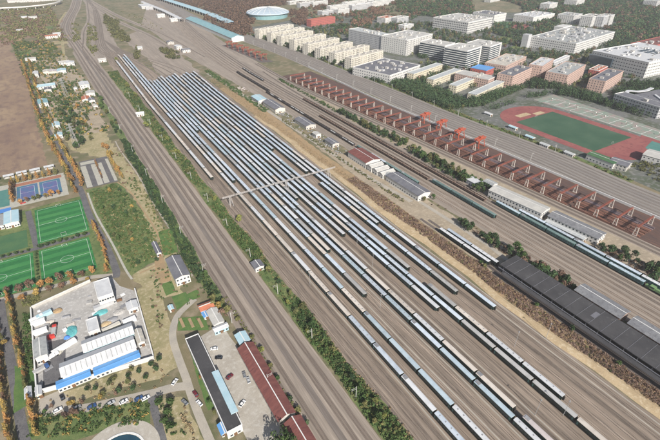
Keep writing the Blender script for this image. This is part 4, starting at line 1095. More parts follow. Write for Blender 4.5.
for gx, gy2, rr in ((mx, FY0 + 6, 0), (mx, FY1 - 6, math.pi), (-30.7, 373.4, 0), (-30.7, 426.6, math.pi), (-31.7, 316.3, 0), (-31.7, 354.7, math.pi), (-76, 314.3, 0), (-76, 356.7, math.pi)):
    e = thing('goal_frame', 'white football goal frame on the end line of a pitch', 'goal', (gx, gy2, .13), rr, 'football goals')
    b = MB(); W = 1.8
    b.bar((-W, 0, 0), (-W, 0, 2.2), .16); b.bar((W, 0, 0), (W, 0, 2.2), .16); b.bar((-W, 0, 2.2), (W, 0, 2.2), .12); b.build('posts', 'mast_concrete', e)
    b = MB(); 
    for s in (-W, W): b.bar((s, 0, 2.2), (s, -1.4, 0), .08)
    b.bar((-W, -1.4, .05), (W, -1.4, .05), .08); b.build('back_stay', 'steel_grey', e)
# small far court
sheet('sports_court', GP([(494, 22), (512, 21.5), (511, 28), (493, 28)]), .12, 'turf_old'); sheet('sports_court', GP([(512, 22), (529, 25), (528, 30), (511, 28)]), .12, 'red_track')
sheet('campus_lawn', GP([(500, 36), (520, 38), (540, 36), (530, 47), (518, 50), (500, 44)]), .09, 'lawn', 1)
ribbon('campus_road', GP([(495, 52), (512, 44), (530, 37)]), 16, .10, 'asphalt')

# ================================================================== LEFT SIDE: compound, village, yards
def quadhouse(label, quad, h, wall, roof, rise=0, name='shed', axis='y', nx=3, ny=6, st=1, ww=1.4, **k):
    """roof corners as seen (any order), unprojected at eaves height, squared up to the rail grid"""
    P_ = GP(quad, h); xs = sorted(p[0] for p in P_); ys_ = sorted(p[1] for p in P_)
    x0, x1 = (xs[0] + xs[1]) / 2, (xs[2] + xs[3]) / 2; y0, y1 = (ys_[0] + ys_[1]) / 2, (ys_[2] + ys_[3]) / 2
    return depot(label, x0, y0, x1 - x0, y1 - y0, h, 0, wall, roof, rise, nx, ny, st, name=name, axis=axis, ww=ww, **k)
cp = sheet('works_compound', [(-57, 212), (2, 203), (5, 270), (-3, 281), (-6, 294), (-19, 296), (-57, 287)], .09, 'yard_concrete')
sheet('works_apron', [(-55, 214), (-44, 212), (-42, 232), (-40, 247), (-52, 250)], .115, 'asphalt', .3)
def wallseg(a, c, h, label, m='white_wall', t=.5):
    d = math.hypot(c[0] - a[0], c[1] - a[1]); e = thing('compound_wall', label, 'wall', (a[0], a[1], 0), math.atan2(c[1] - a[1], c[0] - a[0]))
    n = max(1, int(d / 4)); b = MB(); b.box(0, d, -t / 2, t / 2, 0, h); b.build('panel', m, e)
    b = MB(); b.box(-.1, d + .1, -t / 2 - .12, t / 2 + .12, h, h + .18, 0, True); b.build('coping', 'trim_white', e)
    return e
wallseg((-58, 211), (-44, 208.5), 3.0, 'white compound wall west of the gate, facing the forecourt')
wallseg((-42, 208), (2.5, 201.5), 3.0, 'long white compound wall facing the vacant grass')
wallseg((2.5, 202.5), (5.5, 270), 2.2, 'pale compound wall facing the dirt track', 'concrete_wall')
wallseg((-57.5, 212), (-57.5, 287), 2.2, 'pale compound wall facing the roadside hedge', 'concrete_wall')
wallseg((-57, 287.5), (-20, 296.5), 2.2, 'pale compound wall facing the football pitches', 'concrete_wall')
quadhouse('tall white office with flat roof at the compound corner by the pitches', [(93.2, 282), (108.9, 278), (113, 293.5), (98, 298)], 9, 'white_wall', 'white_roof', 0, 'office', nx=6, ny=4, st=2)
quadhouse('long white workshop with sawtooth roof and blue trim, far of two', [(83.4, 339.3), (131, 325), (134, 334), (82.5, 352)], 6, 'pale_blue_roof', 'white_roof', 1.6, 'workshop', 'x', nx=16, ny=3, ribs=11)
quadhouse('long white workshop with sawtooth roof beside the blue roof', [(60, 364), (132.5, 336.6), (136.2, 349), (62, 375)], 6, 'white_wall', 'white_roof', 1.6, 'workshop', 'x', nx=20, ny=3, ribs=15)
quadhouse('long lean-to with bright blue roof along the compound wall, gate end', [(56.5, 381.5), (89, 370), (90.5, 376), (57.5, 388.5)], 3.6, 'white_wall', 'blue_roof', .3, 'lean_to_shed', 'x', nx=8, ny=2, trim='blue_roof')
quadhouse('long lean-to with bright blue roof along the compound wall, dirt track end', [(93.5, 368), (138, 351.5), (140, 357.5), (95, 374.5)], 3.6, 'white_wall', 'blue_roof', .3, 'lean_to_shed', 'x', nx=10, ny=2, trim='blue_roof')
quadhouse('grey roofed building with white and pink front inside the compound', [(33.4, 341), (45, 336.6), (47, 354), (35, 358)], 6, 'white_wall', 'grey_roof', .6, 'workshop', nx=4, ny=5)
quadhouse('white flat roofed hut in the middle of the compound', [(86.5, 319.5), (98, 317), (98.5, 330), (87.5, 332.5)], 4.5, 'white_wall', 'white_roof', 0, 'hut')
quadhouse('small white hut beside the roadside hedge at the compound corner', [(24.5, 389), (30.5, 387), (31, 396.5), (25.5, 398)], 4, 'white_wall', 'white_roof', .8, 'hut', nx=2, ny=2)
quadhouse('small pale hut just inside the compound wall by the gate', [(35.5, 387.5), (40.5, 386), (41, 394), (36, 395.5)], 3.4, 'cream_wall', 'white_roof', .8, 'hut', nx=2, ny=2)
quadhouse('small building with tan roof in the compound corner by dirt track', [(134, 331), (140, 329), (145, 341), (138, 343.5)], 4, 'white_wall', 'cream_roof', .8, 'hut', nx=2, ny=3)
quadhouse('white roofed store beside the dirt track fence', [(126, 303), (136, 300.5), (138, 307), (128, 310)], 4, 'white_wall', 'white_roof', .6, 'hut', nx=2, ny=2)
def heap(label, u, v, rx, ry, h, m, name='covered_heap', cat='heap'):
    x, y = G(u, v); b = MB(); n = 14; q = random.Random(label); rings = []
    for f, z in ((1, 0), (.85, .55), (.55, .9), (.2, 1)):
        rings.append([(rx * f * math.cos(6.2832 * i / n) * q.uniform(.85, 1.12), ry * f * math.sin(6.2832 * i / n) * q.uniform(.85, 1.12), h * z * q.uniform(.85, 1.1) + .02) for i in range(n)])
    for a, c in zip(rings[:-1], rings[1:]):
        for i in range(n): b.quad([a[i], a[(i + 1) % n], c[(i + 1) % n], c[i]])
    b.quad(rings[-1]); return b.build(name, m, None, loc=(x, y, .09), label=label, cat=cat)
heap('large teal tarpaulin covered heap in the compound', 72, 331, 3.4, 5.5, 1.4, 'tarp_teal'); heap('smaller teal covered heap beside the white hut', 101, 313, 4.5, 2.8, 1.3, 'tarp_teal')
heap('pale gravel heap beside the compound workshops', 58, 352, 3, 3, 1.4, 'bay_concrete'); heap('brown earth heap near the compound wall', 58, 311, 3, 2.6, 1.2, 'earth')
heap('dark scrap heap in the compound near the red lorry', 54, 325, 2.6, 2.2, 1.1, 'underframe'); heap('blue plastic drums heap beside the teal heap', 67, 338, 2, 1.6, 1.3, 'tarp_blue')
heap('sand heap beside the hut in the compound', 106, 324, 3.4, 2.4, 1.2, 'sand'); heap('pale rubble heap by the dirt track fence', 119, 312, 4, 3, 1.0, 'yard_concrete'); heap('dull scrap heap behind the far workshop', 112, 320, 4, 2.2, 1.2, 'roof_unit')
def crate(label, u, v, w, d, h, m, rz=0):
    x, y = G(u, v); e = thing('storage_container', label, 'container', (x, y, .09), rz); b = MB(); b.box(-w / 2, w / 2, -d / 2, d / 2, .1, h); b.build('body', m, e)
    b = MB()
    for i in range(int(w / .8)): b.box(-w / 2 + .3 + i * .8, -w / 2 + .6 + i * .8, -d / 2 - .05, -d / 2 - .004, .3, h - .2)
    b.build('corrugation', m, e, kind='stuff'); b = MB(); b.box(w / 2 + .004, w / 2 + .06, -d / 2 + .1, d / 2 - .1, .2, h - .1); b.build('door', 'steel_grey', e)
crate('white site cabin by the hedge side of the compound', 41, 333, 8, 3, 2.8, 'car_white'); crate('second white site cabin nearer the pitches', 39, 324, 8, 3, 2.8, 'car_white')
crate('pale blue container beside the compound fence near the pitches', 45, 316, 9, 2.6, 2.6, 'pale_blue_roof', .25); crate('small red cabin beside the grey building', 52, 338, 4, 2.4, 2.4, 'car_red')
crate('long white container in the compound centre', 65, 348, 14, 2.6, 2.6, 'car_white', .35); crate('grey container stack near the tall white office', 104, 307, 12, 3, 2.8, 'grey_wall', .1)
crate('white container near the tan roofed building', 130, 322, 8, 3, 2.7, 'car_white', .1); crate('tan container row near the dirt track', 112, 329, 11, 2.6, 2.5, 'cream_wall', .2)
# long buildings round the courtyard
sheet('courtyard', [(30, 204), (46, 208), (48, 180), (47, 108), (30, 108)], .09, 'old_concrete', .3)
e = depot('long dark roofed row house with pale teal roof strip beside the courtyard', 22, 132, 8, 70, 5.5, 0, 'white_wall', 'dark_roof', 0, 2, 22, 1, name='row_house')
b = MB(); b.hexa([(5.4, 8, 5.65), (9.2, 8, 5.65), (9.2, 38, 5.65), (5.4, 38, 5.65)], [(5.4, 8, 6.3), (9.2, 8, 5.9), (9.2, 38, 5.9), (5.4, 38, 6.3)]); b.build('roof_strip', 'pale_blue_roof', e)
depot('long maroon roofed workshop with pale ridge beside the main line', 46.5, 125, 9.5, 54, 4.5, 0, 'concrete_wall', 'maroon_roof', 2.4, 3, 16, 1)
depot('shorter maroon roofed workshop with white gable below the long one', 48.5, 96, 9, 26, 4.2, 0, 'white_wall', 'maroon_roof', 2.2, 3, 8, 1)
quadhouse('steel blue roofed shed at the end of the maroon workshop', [(236.8, 335), (246, 330.5), (248, 340), (238.5, 345)], 4.5, 'grey_wall', 'pale_blue_roof', .8, 'shed')
quadhouse('small bright blue roofed hut beside the dark row house', [(218, 425), (224, 422.5), (227.5, 431.5), (221.5, 434.5)], 3, 'white_wall', 'blue_roof', .6, 'hut', nx=2, ny=2)
quadhouse('white two storey house with dark roof among the gardens', [(164.8, 259.3), (177.7, 256.6), (191, 272.7), (176.6, 280)], 7, 'white_wall', 'slate_roof', 1.4, 'house', nx=4, ny=7, st=2)
quadhouse('small house with grey roof and white end above the garden', [(152, 243), (156, 242), (161, 252), (156.5, 254)], 3.6, 'white_wall', 'slate_roof', .9, 'house', nx=2, ny=4)
quadhouse('red tile roofed house beside the garden plots', [(198.4, 305.5), (211.4, 300.7), (213.4, 306.5), (200.5, 311.5)], 4, 'white_wall', 'tile_roof', 1.2, 'house', 'x', nx=4, ny=2)
quadhouse('grey roofed house beside the red tile roof', [(207.5, 311), (217, 307.5), (223, 321.5), (213, 325.5)], 4, 'white_wall', 'pale_roof', 1.0, 'house', nx=2, ny=4)
quadhouse('small blue roofed hut between red roof and grey roof', [(202.5, 312.5), (207, 311), (208, 316), (203.5, 317.5)], 2.8, 'white_wall', 'blue_roof', .3, 'hut', nx=1, ny=1)
quadhouse('white hut with blue trim at the top of the courtyard', [(213, 328.5), (226, 322.5), (228, 326), (215, 332)], 3.4, 'pale_blue_roof', 'white_roof', .5, 'hut', 'x', nx=4, ny=2)
quadhouse('tiny white shed with blue roof beside the lane bend', [(168.5, 306), (172.5, 305), (173, 309), (169, 310)], 2.6, 'white_wall', 'pale_blue_roof', .4, 'hut', nx=1, ny=1)
quadhouse('white trackside hut with grey roof in the tree belt', [(252, 262.5), (260, 259.5), (263, 265), (255, 269.5)], 4, 'white_wall', 'slate_roof', .9, 'hut', nx=2, ny=3)
quadhouse('blue grey roofed clubhouse beside the football pitches', [(3.5, 213), (17.7, 209.5), (18.6, 220), (5, 225)], 5, 'white_wall', 'pale_blue_roof', .5, 'clubhouse', nx=5, ny=3)
quadhouse('grey roofed annex at the frame edge beside the clubhouse', [(-8, 217), (2.5, 214.5), (4, 224), (-6, 228)], 4, 'white_wall', 'grey_roof', .4, 'clubhouse', nx=4, ny=3)
for i, (u, v) in enumerate([(9.5, 178), (22.5, 174.7), (35.7, 172), (49.8, 168.8), (-5, 181.5)]):
    x, y = G(u, v); e = thing('shade_pavilion', '%s white roofed shade pavilion from the road, behind the blue courts' % ordn([4, 3, 2, 1, 5][i]), 'pavilion', (x - 4.5, y - 1.5, .06), 0, 'shade pavilions')
    b = MB(); b.hexa([(-.3, -.5, 3), (9.3, -.5, 3), (9.3, 3.5, 3.4), (-.3, 3.5, 3.4)], [(-.3, -.5, 3.2), (9.3, -.5, 3.2), (9.3, 3.5, 3.6), (-.3, 3.5, 3.6)]); b.build('roof', 'white_roof', e)
    for xx in (0, 4.4, 8.8): b = MB(); b.box(xx, xx + .2, 0, .2, 0, 3.0); b.box(xx, xx + .2, 3, 3.2, 0, 3.3); b.build('post_pair', 'steel_grey', e)
    b = MB(); 
    for k in range(3): b.box(.3, 8.7, .6 + k * .8, 1.3 + k * .8, 0, .35 + k * .35)
    b.build('bench_tiers', 'concrete_wall', e)
# loose stacks of material in the compound
q = random.Random(9)
for i in range(46):
    x, y = q.uniform(-54, 0), q.uniform(218, 288)
    if -50 < x < 3 and y < 250 and x > -50 + (250 - y) * 0: continue
    b = MB(); w_, d_, h_ = q.uniform(1.5, 5), q.uniform(1.2, 3), q.uniform(.4, 1.6)
    for k in range(3): b.box(-w_ / 2 + q.uniform(-.1, .1), w_ / 2, -d_ / 2, d_ / 2 + q.uniform(-.2, .2), k * h_ / 3 + .01, (k + 1) * h_ / 3 - .03, 0, True)
    b.build('pallet_stack', q.choice(['wood_door', 'roof_grey', 'roof_beige', 'roof_unit', 'car_white', 'pale_blue_roof']), None, loc=(x, y, .1), rz=q.uniform(-.4, .4), label='small stack of building material on the compound concrete', cat='stack', group='material stacks')
# round pool in the plaza
pool = sheet('pool_water', ring((c0[0], c0[1] - 9), 11), .16, 'pond'); b = MB()
for p, q_ in zip(ring((c0[0], c0[1] - 9), 11.7), ring((c0[0], c0[1] - 9), 11.7)[1:] + ring((c0[0], c0[1] - 9), 11.7)[:1]): b.bar((*p, .2), (*q_, .2), 1.0, 0, .3)
b.build('pool_kerb', 'trim_white', pool)
# far village houses: label, u, v (near base corner), w, d, h, wall, roof
vill = [('white house beside the brown field corner', 26, 62, 18, 12, 5, 'white_wall', 'pale_roof'), ('tall narrow white house beside the field road', 34, 78, 8, 22, 6, 'white_wall', 'white_roof'),
 ('white house above the orchard road', 60, 66, 18, 14, 6, 'white_wall', 'pale_roof'), ('bright white house beside the main line trees', 67, 67, 14, 14, 7, 'white_wall', 'white_roof'),
 ('large white block beside the main line', 81, 90, 14, 22, 7, 'white_wall', 'white_roof'), ('white annex below the large white block', 87, 97, 12, 14, 5, 'white_wall', 'pale_roof'),
 ('red roofed house beside the main line', 83, 103, 10, 16, 5, 'white_wall', 'tile_roof'), ('grey hut below the red roofed house', 90, 104, 8, 12, 5, 'white_wall', 'slate_roof'), ('cream hut at the head of the village path', 94, 109, 6, 8, 4, 'white_wall', 'cream_roof'),
 ('steel blue roofed hall in the village', 38, 91, 26, 16, 6, 'white_wall', 'pale_blue_roof'), ('teal roofed house among yellow trees', 40, 108, 12, 22, 6, 'white_wall', 'teal_roof'), ('grey house between the blue and teal roofs', 45, 93, 10, 12, 5, 'concrete_wall', 'slate_roof'),
 ('pale blue house among the lower yellow trees', 54, 130, 8, 14, 5, 'white_wall', 'pale_blue_roof'), ('white and blue hut above the parking road', 56, 139, 8, 9, 4, 'white_wall', 'pale_blue_roof'),
 ('white farmhouse with red roof in the far fields', 46, 39, 26, 16, 6, 'white_wall', 'tile_roof'), ('long white farm shed in the far fields', 54, 37, 16, 14, 7, 'white_wall', 'white_roof'), ('far white farm pair, hut nearer the bend', 22, 19, 14, 12, 5, 'white_wall', 'white_roof'),
 ('far white farm shed beyond the long viaduct shadow', 29, 19, 22, 10, 5, 'white_wall', 'pale_roof'), ('small pale shed in the far gardens', 17, 32, 14, 12, 4, 'white_wall', 'silver_roof'), ('tan roofed house in the village centre', 44, 75, 12, 16, 5, 'cream_wall', 'cream_roof'),
 ('pink roofed house in the village centre', 50, 75, 12, 16, 5, 'cream_wall', 'roof_pink'), ('aqua roofed house in the village centre', 58, 74, 14, 16, 5, 'white_wall', 'pale_blue_roof'), ('small white hut in the village gardens', 74.5, 91, 5, 6, 4, 'white_wall', 'white_roof'),
 ('white signal cabin beside the yard neck', 99, 62.5, 14, 8, 5, 'white_wall', 'pale_roof'), ('white trackside cabin in the tree belt', 137, 117, 10, 6, 4, 'white_wall', 'white_roof'), ('white hut on the dirt ground beyond the yard', 138, 50, 10, 8, 5, 'white_wall', 'silver_roof'),
 ('white house in the copse beyond the yard', 177, 50, 12, 14, 7, 'white_wall', 'white_roof'), ('dark roofed house in the copse beyond the yard', 183, 53, 16, 14, 6, 'white_wall', 'slate_roof'), ('grey house in the copse beyond the yard', 168, 45, 14, 14, 6, 'concrete_wall', 'slate_roof'),
 ('far white house on the horizon side of the copse', 158, 18, 22, 14, 9, 'white_wall', 'white_roof'), ('far white house beside the long pale platform roof', 171, 22, 26, 14, 8, 'white_wall', 'white_roof'), ('far grey house beside the long pale platform roof', 146, 10, 24, 16, 8, 'grey_wall', 'silver_roof'),
 ('far long white roofed depot at the top of the picture', 142, 9, 26, 60, 8, 'white_wall', 'white_roof')]
for lab, u, v, ww_, dd, hh, wl, rf_ in vill:
    x, y = G(u, v); depot(lab, x, y, ww_, dd, hh, rnd.uniform(-6, 6), wl, rf_, 1.2 if hh < 8 else 0, max(2, int(ww_ / 4)), max(2, int(dd / 4)), 1 if hh < 6 else 2, name='village_house', axis='x' if ww_ > dd else 'y')
# far town beyond the campus
far_t = [(300, 8, 60, 16, 14), (313, 7, 70, 16, 14), (330, 12, 80, 16, 16), (345, 8, 110, 16, 16), (352, 11, 100, 16, 16), (372, 7, 90, 18, 16), (368, 4, 90, 18, 16), (386, 3.5, 90, 16, 18), (322, 16, 60, 20, 12), (338, 15, 50, 20, 14), (290, 5, 120, 18, 10), (303, 4, 90, 18, 10),
 (400, 2, 70, 20, 16), (548, 12, 60, 30, 22), (572, 24, 60, 44, 20), (590, 27, 60, 30, 24), (601, 27, 40, 30, 24), (608, 25.5, 30, 26, 24), (575, 8, 70, 40, 22), (640, 2, 120, 40, 16), (655, 8, 60, 40, 20), (600, -2, 90, 30, 14), (490, 2.5, 70, 24, 14), (385, 24, 44, 30, 14), (397, 24, 50, 26, 14), (404, 30, 40, 20, 10)]
for i, (u, v, ww_, dd, hh) in enumerate(far_t):
    x, y = G(u, v)
    slab('hazy pale block in the far town, %s counted along the skyline' % ordn(i + 1), x, y, ww_, dd, hh, 12, 'white_wall' if i % 4 else 'grey_wall', ['pale_roof', 'white_roof', 'grey_roof', 'tile_roof'][i % 4 if i > 20 else i % 3], max(3, int(hh / 3.3)), int(ww_ / 5), max(2, int(dd / 5)), name='town_block', group='far town blocks', units=2, ww=2.2)
slab('low maroon roofed hall behind the broad white teaching block', 1075, 470, 170, 40, 12, 2, 'red_wall', 'maroon_roof', 3, 20, 6, name='maroon_hall', units=2, edge='red_wall')
# far rail viaduct at the top of the picture
vd = smooth(GP([(-30, 13), (0, 11), (20, 10), (41, 8), (56, 5.5), (62, 3)]), 5); e = thing('rail_viaduct', 'far curved viaduct with white parapet crossing the fields', 'viaduct', (0, 0, 0))
L1, R1 = ribbon_pts(vd, 9); b = MB()
for i in range(len(vd) - 1): b.hexa([(*R1[i], 7), (*R1[i + 1], 7), (*L1[i + 1], 7), (*L1[i], 7)], [(*R1[i], 8.5), (*R1[i + 1], 8.5), (*L1[i + 1], 8.5), (*L1[i], 8.5)])
b.build('deck', 'concrete_wall', e)
for sd in (L1, R1):
    b = MB()
    for i in range(len(vd) - 1): b.bar((*sd[i], 9.1), (*sd[i + 1], 9.1), .4, 0, 1.3)
    b.build('parapet', 'trim_white', e)
for x, y in along(vd, 26): b = MB(); b.box(x - 1.4, x + 1.4, y - 1.4, y + 1.4, 0, 7); b.build('pier', 'concrete_wall', e)
for i, (u, v, ww_) in enumerate([(8, 3, 60), (20, 2.5, 60), (32, 2, 70), (45, 1, 60)]):
    x, y = G(u, v); depot('%s long far house from the field edge, beyond the viaduct' % ordn(i + 1), x, y, ww_, 14, 8, 5, 'white_wall', 'roof_pink', 2, 12, 3, 2, name='village_house', axis='x')

# ================================================================== VEHICLES
def car_meshes():
    b = MB(); prof = [(-2.2, .35), (2.2, .35), (2.25, .75), (2.0, .92), (1.0, .98), (-1.5, 1.0), (-2.15, .95), (-2.25, .6)]
    n = len(b.v); k = len(prof)
    b.v += [(x, -.88, z) for x, z in prof] + [(x, .88, z) for x, z in prof]
    for i in range(k): b.f.append((n + i, n + (i + 1) % k, n + k + (i + 1) % k, n + k + i)); b.m.append(0)
    b.f.append(tuple(n + i for i in range(k))); b.f.append(tuple(n + k + i for i in range(k))[::-1]); b.m += [0, 0]
    body = b.mesh('car_body', 'car_white')
    b = MB(); b.hexa([(-1.9, -.8, .96), (1.05, -.8, .96), (1.05, .8, .96), (-1.9, .8, .96)], [(-1.35, -.66, 1.42), (.35, -.66, 1.42), (.35, .66, 1.42), (-1.35, .66, 1.42)]); glass = b.mesh('car_glass', 'window_glass')
    b = MB(); b.hexa([(-1.36, -.67, 1.424), (.36, -.67, 1.424), (.36, .67, 1.424), (-1.36, .67, 1.424)], [(-1.25, -.6, 1.48), (.25, -.6, 1.48), (.25, .6, 1.48), (-1.25, .6, 1.48)]); top = b.mesh('car_roof', 'car_white')
    b = MB(); n = 10; 
    for s, y in ((0, -.11), (1, .11)): b.v += [(.32 * math.cos(6.2832 * i / n), y, .32 + .32 * math.sin(6.2832 * i / n)) for i in range(n)]
    for i in range(n): b.f.append((i, (i + 1) % n, n + (i + 1) % n, n + i)); b.m.append(0)
    b.f += [tuple(range(n))[::-1], tuple(range(n, 2 * n))]; b.m += [0, 0]
    return body, glass, top, b.mesh('car_wheel', 'tyre')
CM = car_meshes()
def car(u, v, rz, m, label, z=.11):
    x, y = G(u, v); e = thing('parked_car', label, 'car', (x, y, z), R(rz), 'parked cars')
    o = add('body', CM[0], e); t = add('roof', CM[2], e)
    for q_ in (o, t): q_.material_slots[0].link = 'OBJECT'; q_.material_slots[0].material = MAT[m]
    add('window_glass', CM[1], e)
    for xx in (-1.4, 1.4):
        for yy in (-.82, .82): add('wheel', CM[3], e, (xx, yy, 0))
for a in [(62.5, 398, 100, 'car_black', 'black car in front of the compound gate'), (58, 411, 10, 'car_white', 'white car at the forecourt edge under the shrubs'),
 (77, 408.5, 8, 'car_grey', 'grey car at the gate end of the parked row'), (92, 407.5, 8, 'car_blue', 'dark blue car in the row along the lane'), (111, 404, 8, 'car_silver', 'silver car between the blue and white cars in the row'),
 (124, 402.5, 8, 'car_white', 'white car in the middle of the row along the lane'), (139, 399.5, 8, 'car_blue', 'navy car beside the side lane corner'), (146, 399, 8, 'car_white', 'white car at the corner of the side lane'),
 (214.3, 349.5, 160, 'car_white', 'white car at the top of the pale courtyard'), (219, 358.4, 150, 'car_black', 'black car below the white one in the courtyard'), (229.8, 377.5, 20, 'car_maroon', 'dark red car halfway down the courtyard'),
 (242.5, 404.5, 30, 'car_white', 'white car at the foot of the courtyard'), (248.6, 381, 80, 'car_silver', 'silver car beside the maroon workshop wall'), (244.5, 375.5, 80, 'car_grey', 'grey car beside the maroon workshop wall'),
 (185, 403, 110, 'car_grey', 'grey car pulled off the lane on the verge'), (195.7, 394.7, 100, 'car_maroon', 'maroon car parked beside the garden hedge'), (199.5, 404, 105, 'car_white', 'white car parked below the maroon one beside the garden'),
 (175, 382.7, 40, 'car_white', 'white car at the lane junction'), (23, 203.5, 10, 'car_red', 'red car on the paving beside the blue courts')]: car(*a)
def lorry(u, v, rz, m, label):
    x, y = G(u, v); e = thing('parked_lorry', label, 'lorry', (x, y, .1), R(rz))
    b = MB(); b.box(-4, 4, -1.0, 1.0, .7, .95, 0, True); b.build('chassis', 'underframe', e)
    b = MB(); b.box(2.2, 4.1, -1.15, 1.15, .95, 2.8); c = b.build('cab', m, e); b = MB(); b.box(4.104, 4.14, -1.0, 1.0, 1.8, 2.6); b.build('windscreen', 'window_glass', c)
    b = MB(); b.box(-4, 2.0, -1.2, 1.2, .96, 2.4); b.build('cargo_box', 'roof_grey' if m != 'car_white' else 'car_white', e)
    for xx in (-2.8, 3):
        for yy in (-1.0, 1.0): o = add('wheel', CM[3], e, (xx, yy, 0)); o.scale = (1.5, 1.5, 1.5)
lorry(52, 358, 20, 'car_white', 'white lorry standing on the compound apron'); lorry(55, 332, 80, 'car_red', 'red cabbed lorry beside the grey roofed compound building'); lorry(42, 371, 15, 'car_blue', 'blue cabbed lorry near the compound fence')
lorry(37, 320, 15, 'car_white', 'white lorry in the compound corner near the pitches')

# ================================================================== PLANTING
# belt between main line and yard
def band(fl, fr, y0, y1, n=24): 
    Y = np.linspace(y0, y1, n); return [(fl(y), float(y)) for y in Y] + [(fr(y), float(y)) for y in Y[::-1]]
BL = lambda y: 88.5 - max(0, y - 450) * .008 + .8 * math.sin(y * .1); BR = lambda y: 98.4 + 1.2 * math.sin(y * .07 + 1) + (2.5 if y > 560 else 0)
sheet('belt_ground', band(lambda y: BL(y) - .8, lambda y: BR(y) + 1, -50, 900, 80), .065, 'lawn', .5)
brush('undergrowth', [band(BL, BR, -30, 430, 60)], .6, (.8, 1.9), (1.0, 3.0), 'leaf_green', 'green undergrowth filling the belt between main line and coach yard', 'undergrowth', 13, .62)
brush('undergrowth', [band(BL, BR, -30, 430, 60)], .22, (.6, 1.5), (.9, 2.6), 'leaf_olive', 'olive scrub mixed through the belt between main line and yard', 'undergrowth', 13, .6)
brush('undergrowth', [band(BL, BR, 430, 900, 60)], .3, (.9, 2.0), (1.2, 3.2), 'leaf_green', 'green scrub in the far part of the belt beside the yard', 'undergrowth', 10, .8)
brush('undergrowth', [band(BL, BR, 430, 900, 60)], .22, (.9, 1.9), (.8, 2.6), 'leaf_olive', 'olive scrub in the far part of the belt beside the yard', 'undergrowth', 9, .9)
brush('dry_scrub', [band(lambda y: BR(y) - 3, lambda y: BR(y) + 1.5, -30, 500, 60)], .22, (.5, 1.2), (.4, 1.3), 'dry_brush', 'dry tan scrub along the yard edge of the tree belt', 'scrub', 12, .5)
gl = ['leaf_green', 'leaf_green', 'leaf_olive', 'leaf_dark', 'leaf_olive', 'leaf_lime']
grove(band(lambda y: BL(y) + .8, lambda y: BR(y) - 1.5, -10, 250), 62, ('round', 'round', 'small'), gl, .72, 'bushy green tree crowding the near half of the belt beside the yard', 'trees of the near belt', 'belt_tree', mind=2.4)
grove(band(lambda y: BL(y) + .5, lambda y: BR(y) - 2, 250, 700), 34, ('round', 'small'), gl, .72, 'bushy green tree in the far half of the belt beside the yard', 'trees of the far belt', 'belt_tree', mind=3)
tree(101.0, 314, 'round', 'leaf_lime', .95, 'bright lime green tree beside the foot of the signal bridge', None); tree(95.5, 360, 'round', 'leaf_lime', .8, 'lime green tree just beyond the signal bridge in the belt', None)
for i, (u, v) in enumerate([(147, 128), (136, 98), (128, 88), (117, 62)]):
    x, y = G(u, v); tree(x, y, 'round', 'leaf_lime', 1.2, '%s lime green tree from the bridge along the far belt' % ordn(i + 1), None)
# belt between village and main line
VL = lambda y: 45.8 + 1.2 * math.sin(y * .06); VR = lambda y: 54.3 + .8 * math.sin(y * .11) - max(0, y - 450) * .006
sheet('belt_ground', band(lambda y: VL(y) + .4, lambda y: VR(y) + 1, 222, 760, 50), .065, 'lawn', .4)
brush('undergrowth', [band(VL, VR, 228, 560, 50)], .42, (.8, 1.7), (1.0, 2.8), 'leaf_dark', 'dark green thicket between the village and the main line', 'thicket', 13, .65)
grove(band(lambda y: VL(y) + 1, lambda y: VR(y) - 1, 232, 560), 58, ('round', 'round', 'tall'), ['leaf_dark', 'leaf_dark', 'leaf_green'], .68, 'dark green tree in the dense row between village and main line', 'trees of the village row', 'village_row_tree', mind=2.4)
grove(band(VL, VR, 560, 760), 16, 'round', ['leaf_dark', 'leaf_green', 'leaf_olive'], .9, 'dark green tree in the far end of the village row', 'trees of the far village row', 'village_row_tree', mind=4)
brush('dry_scrub', [band(lambda y: 56.2, lambda y: 58.5, 80, 230, 20)], .4, (.5, 1.1), (.4, 1.4), 'leaf_olive', 'low olive scrub between the maroon workshops and the main line', 'scrub', 12, .5)
for i, (x, y, m) in enumerate([(58, 150, 'leaf_green'), (58.5, 160, 'leaf_olive'), (58.3, 135, 'leaf_dark'), (59, 118, 'leaf_dark'), (58.6, 186, 'leaf_olive'), (56, 205, 'leaf_olive'), (54, 216, 'leaf_brown'), (58.4, 127, 'leaf_olive'), (58.7, 173, 'leaf_lime')]):
    tree(x, y, 'small', m, 1.3, '%s small bush from the courtyard foot, between workshop and main line' % ordn([3, 5, 3, 1, 7, 8, 9, 2, 6][i] if i != 2 else 4), None)
# courtyard trees
x, y = G(283, 452); tree(x, y, 'wide', 'leaf_green', 1.15, 'big spreading green tree shading the foot of the courtyard', None)
x, y = G(256, 462); tree(x, y, 'wide', 'leaf_green', .8, 'big green tree at the frame edge below the courtyard', None)
# autumn trees along the field road
au = ['leaf_yellow', 'leaf_orange', 'leaf_yellow', 'leaf_orange', 'leaf_olive']
A1 = GP([(24, 66), (31, 90), (37, 112), (45, 132), (52, 146), (59, 158), (70, 180), (77, 195)]); A2 = GP([(30, 62), (36, 86), (44, 108), (54, 126), (60, 142), (68, 156), (80, 178), (83, 188)])
tree_row([p for p in along(A1, 7.2)], 'cone', au, 1.0, '%s autumn tree from the far end, field side of the village road', 'autumn trees along the village road', 'autumn_tree', 1.4)
tree_row([p for p in along(A2, 8.4)], 'cone', au, 1.0, '%s autumn tree from the far end, village side of the village road', 'autumn trees along the village road', 'autumn_tree', 1.4)
tree_row(along([(-8, 374), (-6.5, 355), (-5, 335), (-6, 312), (-8, 302)], 7.2), 'cone', ['leaf_orange', 'leaf_orange', 'leaf_yellow'], .82, '%s orange tree from the far end, between pitches and road', 'orange trees beside the pitches', 'autumn_tree', .5)
